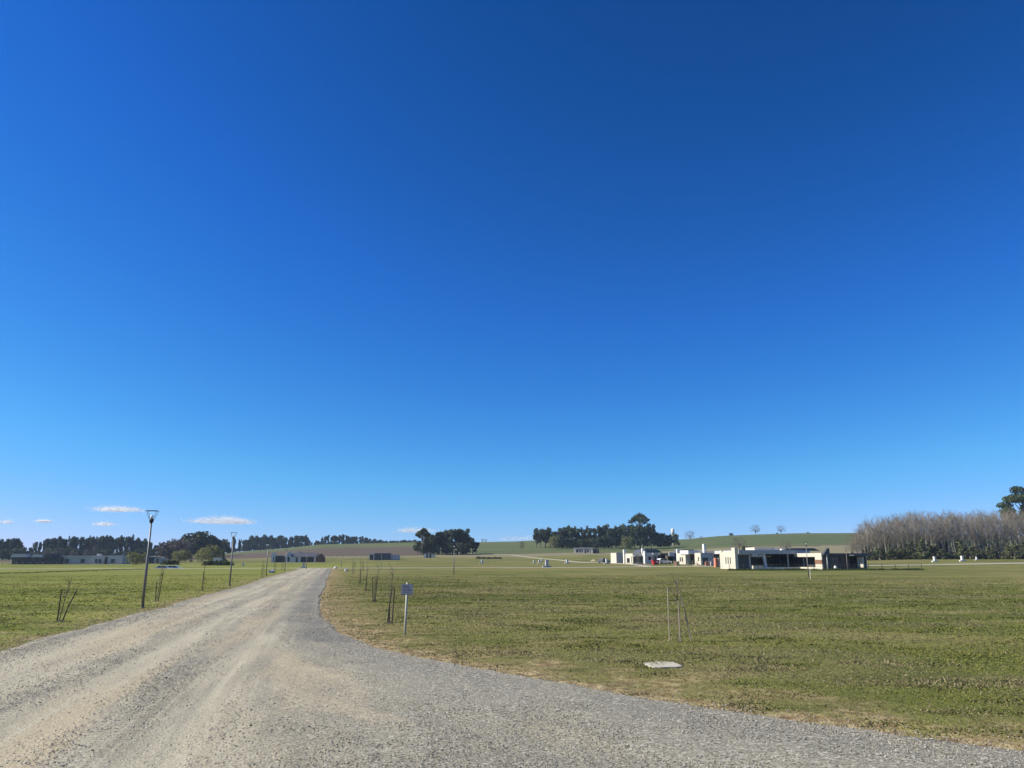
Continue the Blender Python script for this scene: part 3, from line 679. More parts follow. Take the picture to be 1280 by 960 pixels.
def gen_euc(seed, H=20.0, wide=3.4, dens=170, size=.55, mat='euc', low=.26, lean=.06):
    rr = random.Random(seed); limbs = []; cl = []
    top = Vector((H * lean * rr.uniform(-.4, 1.4), rr.uniform(-.5, .5), H * .96))
    limbs.append((bent((0, 0, -.6), top * .6, rr, .03), [H * .02, H * .016, H * .013, H * .010]))
    for i in range(rr.randint(10, 13)):
        f = rr.uniform(.25, .6); a = top * f; ang = rr.uniform(0, 6.28)
        zz = H * rr.uniform(max(low, f - .1), .97); t = (zz / H - low) / (1 - low)
        rad = wide * (.45 + .75 * t - .45 * t * t) * rr.uniform(.35, 1)
        e = Vector((top.x * zz / H + rad * math.cos(ang), rad * math.sin(ang), zz))
        limbs.append((bent(a, e, rr, .08), [H * .009, H * .006, H * .004, H * .002]))
        cl.append((tuple(e), (wide * rr.uniform(.28, .48), wide * rr.uniform(.28, .48), H * rr.uniform(.07, .16)), 1.0))
        if rr.random() < .7:
            q = a.lerp(e, rr.uniform(.5, .8)); cl.append((tuple(q), (wide * .3, wide * .3, H * .07), .6))
    cl.append((tuple(top * .93), (wide * .5, wide * .45, H * .085), 1.0)); cl.append((tuple(top * .80), (wide * .62, wide * .6, H * .10), 1.1)); cl.append((tuple(top * .64), (wide * .6, wide * .6, H * .10), 1.0))
    return limb_mesh('trunk', limbs, M['bark']), leaf_mesh('crown', cl, M[mat], dens, size, seed)
def gen_round(seed, H=9.0, R=5.0, dens=120, size=.5, mat='evergreen', trunk_h=.2):
    rr = random.Random(seed); limbs = []; cl = []
    limbs.append((bent((0, 0, -.5), (0, 0, H * .6), rr, .04), [H * .03, H * .025, H * .018, H * .01]))
    for i in range(16):
        ang = i * 2.4 + rr.uniform(-.4, .4); zz = H * (trunk_h + (.92 - trunk_h) * ((i + .5) / 16)); t = (zz / H - trunk_h) / (1 - trunk_h)
        rad = R * math.sqrt(max(.05, 1 - (max(0, t - .25) / .8) ** 2)) * rr.uniform(.45, .8)
        e = (rad * math.cos(ang), rad * math.sin(ang), zz)
        limbs.append((bent((0, 0, H * rr.uniform(.12, .4)), e, rr, .08), [H * .012, H * .008, H * .005, H * .002]))
        cl.append((e, (R * rr.uniform(.28, .42), R * rr.uniform(.28, .42), H * rr.uniform(.10, .17)), 1.0))
    cl.append(((0, 0, H * .5), (R * .6, R * .6, H * .3), 1.4))
    return limb_mesh('trunk', limbs, M['bark']), leaf_mesh('crown', cl, M[mat], dens, size, seed)
def gen_umbrella(seed, H=15.0, R=4.6, dens=150, size=.45, mat='pine', base=.62):
    rr = random.Random(seed); limbs = [(bent((0, 0, -.5), (.3, 0, H * .8), rr, .02), [H * .022, H * .019, H * .016, H * .010])]; cl = []
    for i in range(15):
        ang = i * 2.4; rad = R * math.sqrt((i + .5) / 15) * .85; zz = H * (base + (.95 - base) * (1 - (rad / R) ** 2) * rr.uniform(.75, 1.05))
        e = (rad * math.cos(ang) + .3, rad * math.sin(ang), zz)
        limbs.append((bent((.2, 0, H * rr.uniform(base - .18, base)), e, rr, .08), [H * .010, H * .007, H * .005, H * .002]))
        cl.append((e, (R * rr.uniform(.24, .36), R * rr.uniform(.24, .36), H * rr.uniform(.045, .08)), 1.0))
    return limb_mesh('trunk', limbs, M['bark']), leaf_mesh('crown', cl, M[mat], dens, size, seed)
def gen_conifer(seed, H=7.0, R=1.6, dens=60, size=.32, mat='conifer'):
    rr = random.Random(seed); limbs = [(bent((0, 0, -.3), (0, 0, H * .97), rr, .01), [H * .014, H * .011, H * .007, H * .003])]; cl = []
    for i in range(18):
        t = (i + .5) / 18; ang = i * 2.4; rad = R * (1 - t) ** .8 * rr.uniform(.5, .9); zz = H * (.05 + .92 * t)
        e = (rad * math.cos(ang), rad * math.sin(ang), zz)
        limbs.append((bent((0, 0, zz + .1), e, rr, .05), [.03, .025, .02, .01]))
        cl.append((e, (R * (.22 + .4 * (1 - t)), R * (.22 + .4 * (1 - t)), H * .06), .4 + (1 - t)))
    return limb_mesh('trunk', limbs, M['bark']), leaf_mesh('crown', cl, M[mat], dens, size, seed)
def gen_bare(seed, H=15.0, R=2.9, nb=38, nt=15, bark='palebark', start=.36, up=.7, twig_w=.012, tl=1.3):
    rr = random.Random(seed); rg = np.random.default_rng(seed)
    top = Vector((rr.uniform(-.5, .5), rr.uniform(-.5, .5), H * .97))
    limbs = [(bent((0, 0, -.4), top, rr, .008, 6), [H * .0125, H * .011, H * .009, H * .006, H * .0035, H * .001])]
    V = []
    for i in range(nb):
        f = start + (1 - start) * (i + rr.random()) / nb * .95; a = top * f; ang = rr.uniform(0, 6.28)
        ln = R * (1.25 - .75 * abs(f - .5)) * rr.uniform(.6, 1.1)
        e = a + Vector((ln * math.cos(ang) * (1 - up * .45), ln * math.sin(ang) * (1 - up * .45), ln * up * 1.2))
        limbs.append((bent(a, e, rr, .07, 3), [.045, .03, .012]))
        for j in range(nt):
            p = a.lerp(e, rr.uniform(.25, 1.0)); d = Vector((rr.uniform(-1, 1), rr.uniform(-1, 1), rr.uniform(.1, 1.4))).normalized() * rr.uniform(.5, 1.3) * tl
            s = d.cross(Vector((rr.uniform(-1, 1), rr.uniform(-1, 1), rr.uniform(-1, 1)))).normalized() * twig_w
            V += [p - s, p + s, p + d]
    tw = mesh_obj('branches', [tuple(v) for v in V], np.arange(len(V)).reshape(-1, 3), M['twig']); me = tw.data; bpy.data.objects.remove(tw)
    return limb_mesh('trunk', limbs, M[bark], 5), me

def plant(name, meshes, loc, label, cat='tree', group=None, scale=(1, 1, 1), rz=0.0, parts=('trunk', 'crown')):
    t = thing(name, label, cat, loc, rz, group); t.scale = scale
    for pn, me in zip(parts, meshes): from_mesh(pn, me, t)
    return t

eucs = [gen_euc(100 + i, wide=random.Random(i).uniform(2.8, 4.4)) for i in range(8)]
rounds = [gen_round(200 + i) for i in range(4)]
conifs = [gen_conifer(300 + i) for i in range(4)]
bares = [gen_bare(400 + i) for i in range(6)]
umb = gen_umbrella(500)
bush = [gen_round(600 + i, 5.0, 3.2, 70, .28, 'brownish', .08) for i in range(2)]
will = [gen_round(620 + i, 5.5, 3.6, 75, .26, 'willow', .12) for i in range(3)]
lone = [gen_bare(640 + i, 9.0, 3.6, 40, 26, 'bark', .25, .4, .035, 1.1) for i in range(2)]
crest = [gen_round(680 + i, 5.0, 2.9, 42, .13, 'brownish', .3) for i in range(2)]
mixed = [gen_round(690 + i, 5.0, 2.0, 75, .26, 'conifer', .05) for i in range(3)]
shrub = [gen_round(660 + i, 2.2, 2.4, 50, .24, 'evergreen', .0) for i in range(2)]

rt = random.Random(31)
def base_y(u):  # distance of the eucalyptus belt along the left skyline
    return float(np.interp(u, [0, 200, 280, 340, 400, 520], [600, 640, 800, 860, 880, 900]))
TOPV = ([0, 12, 22, 30, 40, 52, 60, 72, 84, 96, 108, 120, 134, 150, 162, 176, 186, 196, 206, 216, 230, 262, 285, 300, 320, 336, 352, 368, 383, 389, 402, 418, 432, 450, 462, 470, 482, 494, 506, 520],
        [674, 673, 676, 690, 680, 673, 672, 670, 672, 669, 671, 669, 671, 670, 671, 673, 675, 682, 677, 676, 674, 672, 676, 674, 670, 669, 670, 670, 669, 684, 668, 668, 669, 669, 672, 673, 676, 677, 676, 677])
u = -14.0; i = 0
while u < 519:
    for row in range(2):
        uu = u + row * 3.0 + rt.uniform(-1.5, 1.5); Yd = base_y(uu) + row * 14 + rt.uniform(-5, 5)
        x, y, z = spot(uu, Yd)
        topz = EYE + (700 - float(np.interp(uu, *TOPV)) + rt.uniform(-2.5, 2.0) - row * 1.5) * Yd / 1005
        h = max(4.5, topz - z)
        if row and rt.random() < .35: continue
        s = h / 20.0; w = s * rt.uniform(1.0, 1.4) * (1.0 if uu > 300 else .72) * (1.5 if h < 9 else 1)
        plant('eucalyptus_tree', eucs[rt.randrange(8)], (x, y, z - .2), 'tall dark eucalyptus in the far tree belt along the left skyline', 'tree', 'eucalyptus belt on the left skyline', (w, w, s), rt.uniform(0, 6.28))
    u += rt.uniform(3.8, 7.6) if u < 280 else rt.uniform(3.0, 4.6); i += 1
for uu in np.arange(284, 521, 4.6):
    if 386 < uu < 391: continue
    Yd = base_y(uu) - 4 + rt.uniform(-4, 4); x, y, z = spot(uu + rt.uniform(-1, 1), Yd); s = rt.uniform(.5, .8) * (1 if uu < 400 else .8)
    plant('understory_tree', rounds[rt.randrange(4)], (x, y, z - .5), 'low dark evergreen under the trees on the ploughed hill crest', 'tree', 'evergreens on the ploughed hill crest', (s, s, s), rt.uniform(0, 6.28))
# dark undergrowth in front of the belt's feet
for uu in range(-6, 285, 6):
    Yd = base_y(uu) - 14 + rt.uniform(-6, 6); x, y, z = spot(uu + rt.uniform(-3, 3), Yd); s = rt.uniform(.6, 1.1)
    plant('understory_tree', rounds[rt.randrange(4)], (x, y, z - .3), 'low dark evergreen filling the feet of the left tree belt', 'tree', 'evergreens under the left tree belt', (s * 1.1, s * 1.1, s), rt.uniform(0, 6.28))
for uu, Yd, s in ((60, 560, .9), (70, 560, 1.0), (92, 562, .8), (110, 555, 1.0), (122, 560, .9)):
    x, y, z = spot(uu, Yd); plant('brown_bush', bush[rt.randrange(2)], (x, y, z), 'brownish bare bush behind the grey bungalow on the left', 'bush', 'brown bushes behind the left bungalows', (s * 1.5, s * 1.5, s * 1.5), rt.uniform(0, 6))
# big dark evergreen clump and the brown bushes beside it
for uu, Yd, h, w, k, lab in ((247, 520, 17.5, 1.9, 0, 'largest dark domed evergreen left of the second lamp post'), (236, 530, 15, 1.3, 1, 'dark evergreen left flank of the large domed clump'),
                             (262, 525, 14, 1.3, 2, 'dark evergreen right flank of the large domed clump'), (275, 560, 12, 1.1, 3, 'smaller dark evergreen trailing right of the domed clump')):
    x, y, z = spot(uu, Yd); s = h / 9.0; plant('evergreen_tree', rounds[k], (x, y, z - .3), lab, 'tree', None, (w * 1.35, w * 1.35, s), rt.uniform(0, 6))
for uu, Yd, s in ((208, 500, 2.3), (219, 505, 2.6), (228, 500, 2.5)):
    x, y, z = spot(uu, Yd); plant('brown_bush', bush[rt.randrange(2)], (x, y, z), 'large grey brown leafless bush left of the domed evergreens', 'bush', 'brown bushes beside the domed evergreens', (s, s, s), rt.uniform(0, 6))
# yellow-green spring trees
for uu, Yd, s, lab in ((166, 262, .92, 'yellow green leafing tree just left of the nearest lamp post'), (177, 268, .85, 'small yellow green tree right behind the nearest lamp post'), (222, 330, 1.05, 'yellow green tree above the parked cars'),
                       (232, 335, 1.1, 'yellow green tree between the parked cars and the cream hut'), (254, 322, 1.3, 'yellow green tree at the left of the cream hut'), (265, 330, 1.5, 'tall yellow green tree behind the cream hut')):
    x, y, z = spot(uu, Yd); plant('spring_tree', will[rt.randrange(3)], (x, y, z - .1), lab, 'tree', 'yellow green trees on the left', (s * .85, s * .85, s * .88), rt.uniform(0, 6))
x, y, z = spot(278, 300); plant('dark_conifer', conifs[0], (x, y, z - .1), 'dark narrow conifer at the right side of the cream hut', 'tree', None, (1.0, 1.0, .75))
for uu in (208, 213, 219):
    x, y, z = spot(uu, 262); plant('roadside_shrub', shrub[rt.randrange(2)], (x, y, z), 'low dark shrub behind the parked cars', 'shrub', 'shrubs behind the parked cars', (.8, .8, .7), rt.uniform(0, 6))
# middle clump: umbrella pine and eucalypts
x, y, z = spot(527, 432); plant('umbrella_pine', umb, (x, y, z - .2), 'flat topped umbrella pine at the left end of the middle tree clump', 'tree', None, (.93, .93, .99))
for uu, Yd, h, w in ((522, 440, 8, .8), (534, 445, 10.5, .75), (541, 440, 11.5, .7), (547, 436, 13, .7), (553, 440, 12.5, .75), (559, 446, 13.4, .7), (566, 438, 14.6, .8), (572, 441, 14.8, .8), (578, 447, 13.8, .8), (584, 444, 12.0, .75), (590, 440, 9.5, .65), (595, 446, 7, .5)):
    x, y, z = spot(uu, Yd); s = h / 20.0
    plant('eucalyptus_tree', eucs[rt.randrange(8)], (x, y, z - .2), 'dark eucalyptus crowded in the middle tree clump', 'tree', 'middle clump of eucalypts', (w * 1.2, w * 1.2, s), rt.uniform(0, 6.28))
for uu in (529, 537, 545, 556, 563, 575, 583):
    x, y, z = spot(uu, 434); plant('understory_tree', rounds[rt.randrange(4)], (x, y, z - .3), 'low dark evergreen at the foot of the middle tree clump', 'tree', 'evergreens under the middle clump', (.55, .55, .75), rt.uniform(0, 6.28))
for uu, Yd, h in ((603, 880, 5), (607, 880, 4.5), (652, 470, 6.0)):
    x, y, z = spot(uu, Yd); s = h / 9.0
    plant('bare_tree', lone[rt.randrange(2)], (x, y, z - .1), {603: 'left of two tiny bare trees on the middle skyline', 607: 'right of two tiny bare trees on the middle skyline', 652: 'small lone bare tree left of the right tree belt'}[uu], 'tree', None, (s, s, s), rt.uniform(0, 6), ('trunk', 'branches'))
for uu in (598, 604, 611, 618, 624):
    x, y, z = spot(uu, 372); plant('hedge_shrub', shrub[rt.randrange(2)], (x, y, z - .1), 'low dark shrub in the broken hedge before the pale stubble field', 'shrub', 'broken hedge in the middle', (rt.uniform(.5, 1), .6, rt.uniform(.4, .6)), rt.uniform(0, 6))
# right tree belt behind the houses
for uu, Yd, h, w in ((671, 520, 11.5, .55), (676, 525, 13, .6), (682, 522, 13.2, .6), (688, 528, 13.4, .6), (694, 520, 12, .6), (702, 526, 13, .6), (705, 530, 14, .5), (711, 528, 15, .45), (716, 525, 13.5, .5), (723, 530, 13, .6), (731, 528, 12.5, .6), (738, 524, 13.8, .55), (744, 528, 13, .5), (751, 527, 14.2, .6), (757, 530, 15.8, .6), (764, 524, 14, .6)):
    x, y, z = spot(uu, Yd); s = h / 20.0
    plant('eucalyptus_tree', eucs[rt.randrange(8)], (x, y, z - .2), 'slim dark eucalyptus in the belt behind the long cream house', 'tree', 'eucalypts of the right tree belt', (w * 1.55, w * 1.55, s * rt.uniform(.92, 1.05)), rt.uniform(0, 6.28))
for uu, Yd, h, w in ((699, 505, 9, .7), (708, 503, 7, .8), (716, 505, 7, .8), (726, 503, 6.5, .8), (736, 505, 7, .8), (746, 503, 8, .8), (756, 505, 8.5, .9), (766, 508, 13, .9), (775, 510, 15.5, 1.0), (784, 508, 16, 1.0), (794, 505, 16, 1.05), (805, 505, 15.5, 1.0), (815, 508, 16.5, .9), (823, 512, 11, .8), (830, 512, 10, .75), (837, 515, 9, .7), (846, 530, 9, .5)):
    x, y, z = spot(uu, Yd); s = h / 9.0
    plant('evergreen_tree', rounds[rt.randrange(4)], (x, y, z - .4), 'dense dark evergreen in the thicket behind the right houses', 'tree', 'evergreens of the right thicket', (w, w, s), rt.uniform(0, 6.28))
x, y, z = spot(801, 512); plant('pine_tree', gen_umbrella(510, 24.0, 7.0, 130, .55, 'pine', .68), (x, y, z - .4), 'tallest open crowned pine rising above the right thicket', 'tree', None, (.98, .98, .98), 1.0)
for uu, Yd, s in ((783, 498, 1.0), (692, 500, 1.0)):
    x, y, z = spot(uu, Yd); plant('spring_tree', will[0], (x, y, z + (2 if uu == 783 else 0) - 2.2 * (uu == 783)), {783: 'yellow green bush glowing in the right thicket', 692: 'yellow green bush left in front of the right belt'}[uu], 'tree', None, (1.25, 1.25, 1.5), 0)
# lone trees on the right hill
for uu, Yd, h, lab in ((864, 640, 8.5, 'bare tree on the hill right of the water tank'), (925, 420, 8.0, 'bare brown tree on the slope behind the cream walled wing'), (947, 800, 10.5, 'left of two round bare trees on the right hill crest'),
                       (979, 800, 9.0, 'right of two round bare trees on the right hill crest'), (984, 400, 6.0, 'bare tree on the slope above the villa roof'), (878, 640, 3.5, 'small dark bush tree on the slope right of the water tank')):
    x, y, z = spot(uu, Yd); s = h / 5.0; plant('bare_tree', crest[rt.randrange(2)], (x, y, z - .1), lab, 'tree', None, (s, s, s), rt.uniform(0, 6), ('trunk', 'crown'))
for uu, Yd, s, lab in ((932, 425, .9, 'dark shrub beside the bare tree on the slope'), (939, 428, .7, 'second dark shrub beside the bare tree on the slope'), (1013, 830, .8, 'tiny dark bush on the right hill crest'), (974, 810, .6, 'tiny dark bush left of the crest tree'), (916, 800, 1.1, 'small dark bush on the hill crest above the cream wing')):
    x, y, z = spot(uu, Yd); plant('hill_shrub', shrub[rt.randrange(2)], (x, y, z - .1), lab, 'shrub', None, (s, s, s * 1.2), rt.uniform(0, 6))

# bare poplar grove on the right with young conifers under it
for row in range(5):
    u = 1064.0 + row * 1.7 - (0 if row < 3 else -6)
    while u < 1300:
        Yd = 262 + row * 3.4 + rt.uniform(-1.2, 1.2); x, y, z = spot(u, Yd)
        tv = float(np.interp(u, [1064, 1075, 1090, 1110, 1140, 1180, 1240, 1300], [676, 664, 653, 647, 644, 643, 641, 640])) + rt.uniform(-4, 9) * (row < 3) + rt.uniform(-3, 5) * (row >= 3)
        h = EYE + (700 - tv) * Yd / 1005 - z; s = h / 15.0
        plant('poplar_tree', bares[rt.randrange(6)], (x, y, z - .1), 'leafless pale trunked poplar in the dense grove on the right', 'tree', 'bare poplar grove on the right', (rt.uniform(.85, 1.25), rt.uniform(.85, 1.25), s), rt.uniform(0, 6.28), ('trunk', 'branches'))
        u += rt.uniform(6.2, 8.4)
u = 1066.0
while u < 1298:
    Yd = 254 + rt.uniform(-3, 4); x, y, z = spot(u, Yd); s = rt.uniform(.35, 1.0) * (.55 + .45 * min(1, (u - 1060) / 60)); 
    plant('young_conifer', (conifs[:2] + mixed + mixed)[rt.randrange(8)], (x, y, z - .1), 'young green conifer growing along the foot of the poplar grove', 'tree', 'conifers under the poplar grove', (s * 1.25, s * 1.25, s), rt.uniform(0, 6.28))
    u += rt.uniform(4.5, 8.0)
u = 1080.0
while u < 1298:
    x, y, z = spot(u, 281 + rt.uniform(-4, 4)); s = rt.uniform(.9, 1.35)
    plant('young_conifer', conifs[rt.randrange(4)], (x, y, z - .1), 'dark conifer standing deeper inside the poplar grove', 'tree', 'dark conifers inside the poplar grove', (s * 1.3, s * 1.3, s), rt.uniform(0, 6.28))
    u += rt.uniform(7, 15)
big_pine = gen_umbrella(520, 28.0, 9.4, 520, .42, 'pine', .40)
x, y, z = spot(1290, 296); plant('pine_tree', big_pine, (x, y, z - .2), 'tall dark pine rising over the poplars at the right picture edge', 'tree', None, (1.0, 1.0, 1.0), 2.0)
x, y, z = spot(1312, 300); plant('pine_tree', gen_umbrella(521, 27.0, 8.0, 200, .45, 'pine', .45), (x, y, z - .2), 'second pine beyond the right picture edge behind the poplars', 'tree', None, (1, 1, 1), .6)

# ------------------------------------------------------------------ buildings
GR = math.atan(.234)            # the estate's street grid is turned 13 degrees
def bldg(name, label, u, Yd, cat='house', rz=GR, dz=0.0):
    x, y, z = spot(u, Yd); return thing(name, label, cat, (x, y, z + dz), rz)
def bx(t, n, m, *d):
    return MB().box(*d).build(n, M[m], t)
def win_x(t, x0, x1, z0, z1, y, fr='frame', mull=1):
    """window set in an opening of a wall that runs along x, its face at y"""
    m = MB(); e = .07; m.wall('x', y + .10, .06, x0, x1, z0, z1, [(x0 + e + k * (x1 - x0 - e) / mull, x0 + (k + 1) * (x1 - x0 - e) / mull, z0 + e, z1 - e) for k in range(mull)])
    w = m.build('window', M[fr], t); MB().box(x0 + e / 2, x1 - e / 2, y + .12, y + .14, z0 + e / 2, z1 - e / 2).build('pane', M['glass'], w); return w
def win_y(t, y0, y1, z0, z1, x, fr='frame'):
    m = MB(); e = .07; m.wall('y', x + .10, .06, y0, y1, z0, z1, [(y0 + e, y1 - e, z0 + e, z1 - e)])
    w = m.build('window', M[fr], t); MB().box(x + .12, x + .14, y0 + e / 2, y1 - e / 2, z0 + e / 2, z1 - e / 2).build('pane', M['glass'], w); return w
def volume(t, x0, x1, y0, y1, h, side='cream', front='cream', wf=(), ws=(), z0=-.3, roof='fascia', par=.0):
    """rectangular block: a side wall facing left, a front wall facing the camera, back and right walls, flat roof"""
    T = .22
    MB().wall('y', x0, T, y0, y1, z0, h, [tuple(w) for w in ws]).build('side_wall', M[side], t)
    MB().wall('x', y0 - .003, T, x0 + T, x1, z0, h, [tuple(w) for w in wf]).build('front_wall', M[front], t)
    MB().wall('x', y1 - T, T, x0 + T, x1, z0, h, []).build('back_wall', M[front], t)
    MB().wall('y', x1 - T, T - .003, y0 + T, y1 - T, z0, h - .003, []).build('end_wall', M[front], t)
    MB().box(x0 + T, x1 - T, y0 + T, y1 - T, h - .35, h - .25).build('roof', M[roof], t)
    for w in wf:
        if w[2] > .05: win_x(t, *w, y0, mull=2 if w[1] - w[0] > 1.2 else 1)
        else: MB().box(w[0], w[1], y0 + .12, y0 + .17, w[2], w[3]).build('door', M['dark'], t)
    for w in ws:
        if w[2] > .05: win_y(t, *w, x0)
        else: MB().box(x0 + .12, x0 + .17, w[0], w[1], w[2], w[3]).build('door', M['dark'], t)

# the flat roofed villa on the right
V_ = bldg('modern_villa', 'long flat roofed grey villa with deep dark veranda and cream side wall', 918, 140)
volume(V_, 0, 3.2, 0, 4.4, 3.02, 'cream', 'grey', [(.7, 2.9, .0, 2.5)], [(1.3, 1.65, .9, 2.1), (2.1, 2.45, .9, 2.1), (2.9, 3.25, .9, 2.1)])
bx(V_, 'chimney', 'cream', -.02, .55, -.35, .85, -.3, 3.75)
bx(V_, 'side_panel', 'cream', -.03, .2, 4.42, 5.2, -.3, 3.3)
bx(V_, 'roof_slab', 'fascia', .6, 14.9, -.6, 8.4, 2.72, 3.28)
bx(V_, 'roof_edge', 'grey', .55, 12.0, -.68, -.60, 2.66, 3.34)
bx(V_, 'lintel', 'grey', 3.22, 5.5, -.35, -.1, 2.15, 2.72)
for q in (3.3, 3.75): bx(V_, 'bracket', 'white', q, q + .28, -.75, -.36, 2.18, 2.70)
MB().prism([(5.45, 2.72), (5.85, 2.72), (6.15, .25), (5.75, .25)], -.55, -.1).build('leaning_column', M['white'], V_)
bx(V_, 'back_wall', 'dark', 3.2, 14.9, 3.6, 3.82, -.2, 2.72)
for k in range(5):
    x0 = 6.4 + k * 1.65; w = MB(); w.wall('x', 3.46, .07, x0, x0 + 1.5, .25, 2.45, [(x0 + .08, x0 + .71, .33, 2.37), (x0 + .79, x0 + 1.42, .33, 2.37)]); w = w.build('sliding_door', M['frame'], V_)
    MB().box(x0 + .04, x0 + 1.46, 3.49, 3.51, .29, 2.41).build('pane', M['glass'], w)
bx(V_, 'veranda_floor', 'concrete', 3.2, 14.0, -.9, 3.6, -.3, .22)
for q in (10.4, 13.6): bx(V_, 'veranda_post', 'fascia', q, q + .16, -.4, -.24, .22, 2.72)
bx(V_, 'plinth', 'white', 2.9, 12.1, -1.25, -.95, -.3, .34)
bx(V_, 'planter', 'cream', 2.6, 4.6, -1.75, -1.30, -.3, .62)
bx(V_, 'upper_block', 'cream', 5.3, 9.4, 2.0, 5.2, 3.30, 3.85); bx(V_, 'water_tank_box', 'white', 9.0, 9.9, 2.0, 2.9, 3.285, 3.7)
# wing that comes forward on the right
bx(V_, 'wing_beam', 'cream', 12.1, 12.35, -8.0, .2, 2.14, 2.78)
MB().wall('y', 12.1, .25, -8.0, -6.1, -.3, 2.135, []).build('wing_pier', M['cream'], V_)
bx(V_, 'brick_band', 'brick', 12.06, 12.30, -8.05, -6.05, .95, 1.65)
bx(V_, 'low_wall', 'cream', 12.1, 12.35, -6.09, -.2, -.3, .38)
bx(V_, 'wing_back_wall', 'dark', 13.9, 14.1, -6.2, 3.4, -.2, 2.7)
bx(V_, 'wing_roof', 'slate', 12.36, 21.2, -8.4, 8.2, 2.50, 2.74)
MB().wall('x', -8.02, .22, 12.36, 20.8, -.3, 2.495, [(14.0, 15.6, .2, 2.2), (17.5, 19.6, .35, 2.2)]).build('wing_front_wall', M['dark'], V_)
win_x(V_, 14.0, 15.6, .2, 2.2, -8.0, mull=2)
for k in range(9): bx(V_, 'cladding_board', 'brick' if k % 2 else 'dark', 15.75 + k * .19, 15.90 + k * .19, -8.07, -8.03, .05, 2.4)
bx(V_, 'porch_wall', 'cream', 19.0, 19.2, -9.6, -8.05, .35, 2.15); bx(V_, 'porch_roof', 'slate', 17.2, 21.0, -9.8, -8.42, 2.3, 2.48)
bx(V_, 'wing_end_wall', 'dark', 20.6, 20.8, -7.78, 8.0, -.3, 2.49)
for q in (12.9, 20.6): bx(V_, 'wing_post', 'fascia', q, q + .12, -8.35, -8.22, -.3, 2.5)
MB().prism([(11.8, 3.29), (18.6, 3.29), (17.2, 3.75), (12.6, 3.75)], 1.5, 7.0).build('upper_roof', M['slate'], V_)
ch = MB().prism([(16.2, 2.745), (17.3, 2.745), (17.3, 3.7), (17.0, 3.7)], -3.0, -2.4).build('chimney', M['dark'], V_)
bx(V_, 'roof_unit', 'white', 10.6, 11.1, 1.6, 2.2, 3.285, 3.62); bx(V_, 'roof_unit', 'dark', 11.4, 12.2, 1.6, 2.2, 3.285, 3.66)
x, y, z = spot(1043.5, 128)
t = thing('garden_urn', 'white urn standing before the dark right wing of the villa', 'urn', (x, y, z))
MB().tube([(0, 0, -.05), (0, 0, .05), (0, 0, .3), (0, 0, .55), (0, 0, .66), (0, 0, .7)], [.12, .16, .26, .24, .15, .18], 14).build('body', M['white'], t, True)

# cream houses in the row, from right to left
Hc = bldg('cream_house', 'cream house with white parapet, tall chimney and dark garage opening', 876, 192)
volume(Hc, 0, 3.6, 0, 3.2, 2.9, 'cream', 'grey', [(.5, 2.0, -.1, 1.75)], [(.9, 1.5, .9, 1.9)])
bx(Hc, 'parapet', 'white', -1.2, 2.6, 4.2, 9.0, 2.6, 3.55)
bx(Hc, 'chimney', 'white', 2.7, 3.25, 3.3, 4.2, 2.5, 5.1)
bx(Hc, 'porch_roof', 'slate', 3.3, 6.6, -.8, 5, 2.75, 3.35); bx(Hc, 'porch_beam', 'redtile', 3.0, 6.6, -1.05, -.82, 2.45, 2.68)
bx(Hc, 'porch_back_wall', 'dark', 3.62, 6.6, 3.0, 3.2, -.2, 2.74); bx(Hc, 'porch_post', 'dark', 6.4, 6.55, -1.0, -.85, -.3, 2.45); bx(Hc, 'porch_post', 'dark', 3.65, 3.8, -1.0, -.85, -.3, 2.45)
Hd = bldg('cream_house', 'cream house with two window bays and red brown canopy between them', 857, 198)
volume(Hd, 0, 1.3, 0, 4.8, 2.8, 'cream', 'grey', [], [(1.5, 2.3, .7, 1.8), (2.7, 3.4, .7, 1.8)])
volume(Hd, 2.6, 3.9, -1.6, 3.6, 2.8, 'cream', 'grey', [], [(-.6, .1, .9, 1.75), (1.4, 2.2, .7, 1.85)])
MB().prism([(1.32, 2.75), (2.58, 2.75), (2.58, 1.95), (1.32, 1.95)], .2, .45).build('canopy_front', M['redtile'], Hd)
bx(Hd, 'canopy_roof', 'redtile', 1.32, 2.58, .46, 3.4, 2.5, 2.72); bx(Hd, 'entrance_wall', 'grey', 1.32, 2.58, 3.0, 3.2, -.2, 2.45)
bx(Hd, 'door', 'dark', 1.6, 2.3, 2.93, 2.98, -.1, 1.95)
bx(Hd, 'chimney', 'white', .1, .75, 4.9, 5.5, -.2, 3.9)
MB().prism([(.8, 2.9), (4.6, 2.9), (4.2, 3.75), (1.2, 3.75)], 3.9, 9.0).build('roof', M['slate'], Hd)
He = bldg('carport_house', 'white and grey house with dark hipped roof and wide carport behind the red skip', 808, 212)
volume(He, 0, 1.9, 0, 3.0, 2.9, 'white', 'white', [(.6, 1.4, .9, 1.9)], [])
bx(He, 'tall_pier', 'white', -.6, -.1, -.4, .6, -.2, 3.3)
bx(He, 'entrance_wall', 'dark', 1.92, 2.25, .6, 2.6, -.2, 2.6)
bx(He, 'middle_fascia', 'white', 1.75, 3.5, -.5, -.25, 2.35, 2.85)
volume(He, 2.3, 3.6, .4, 3.4, 2.4, 'white', 'grey', [(.0 + 2.55, 3.0, -.1, 1.9)], [])
bx(He, 'carport_roof', 'slate', 3.5, 7.4, -1.2, 5.0, 2.2, 2.75); bx(He, 'carport_fascia', 'white', 6.0, 7.6, -1.5, -1.21, 1.95, 2.95)
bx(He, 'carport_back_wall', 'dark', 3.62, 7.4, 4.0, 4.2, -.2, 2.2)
for q in (3.7, 5.5, 7.2): bx(He, 'carport_post', 'dark', q, q + .14, -1.1, -.96, -.3, 2.2)
bx(He, 'teal_wall', 'slate', 7.65, 8.6, -.6, 3.0, -.2, 3.0)
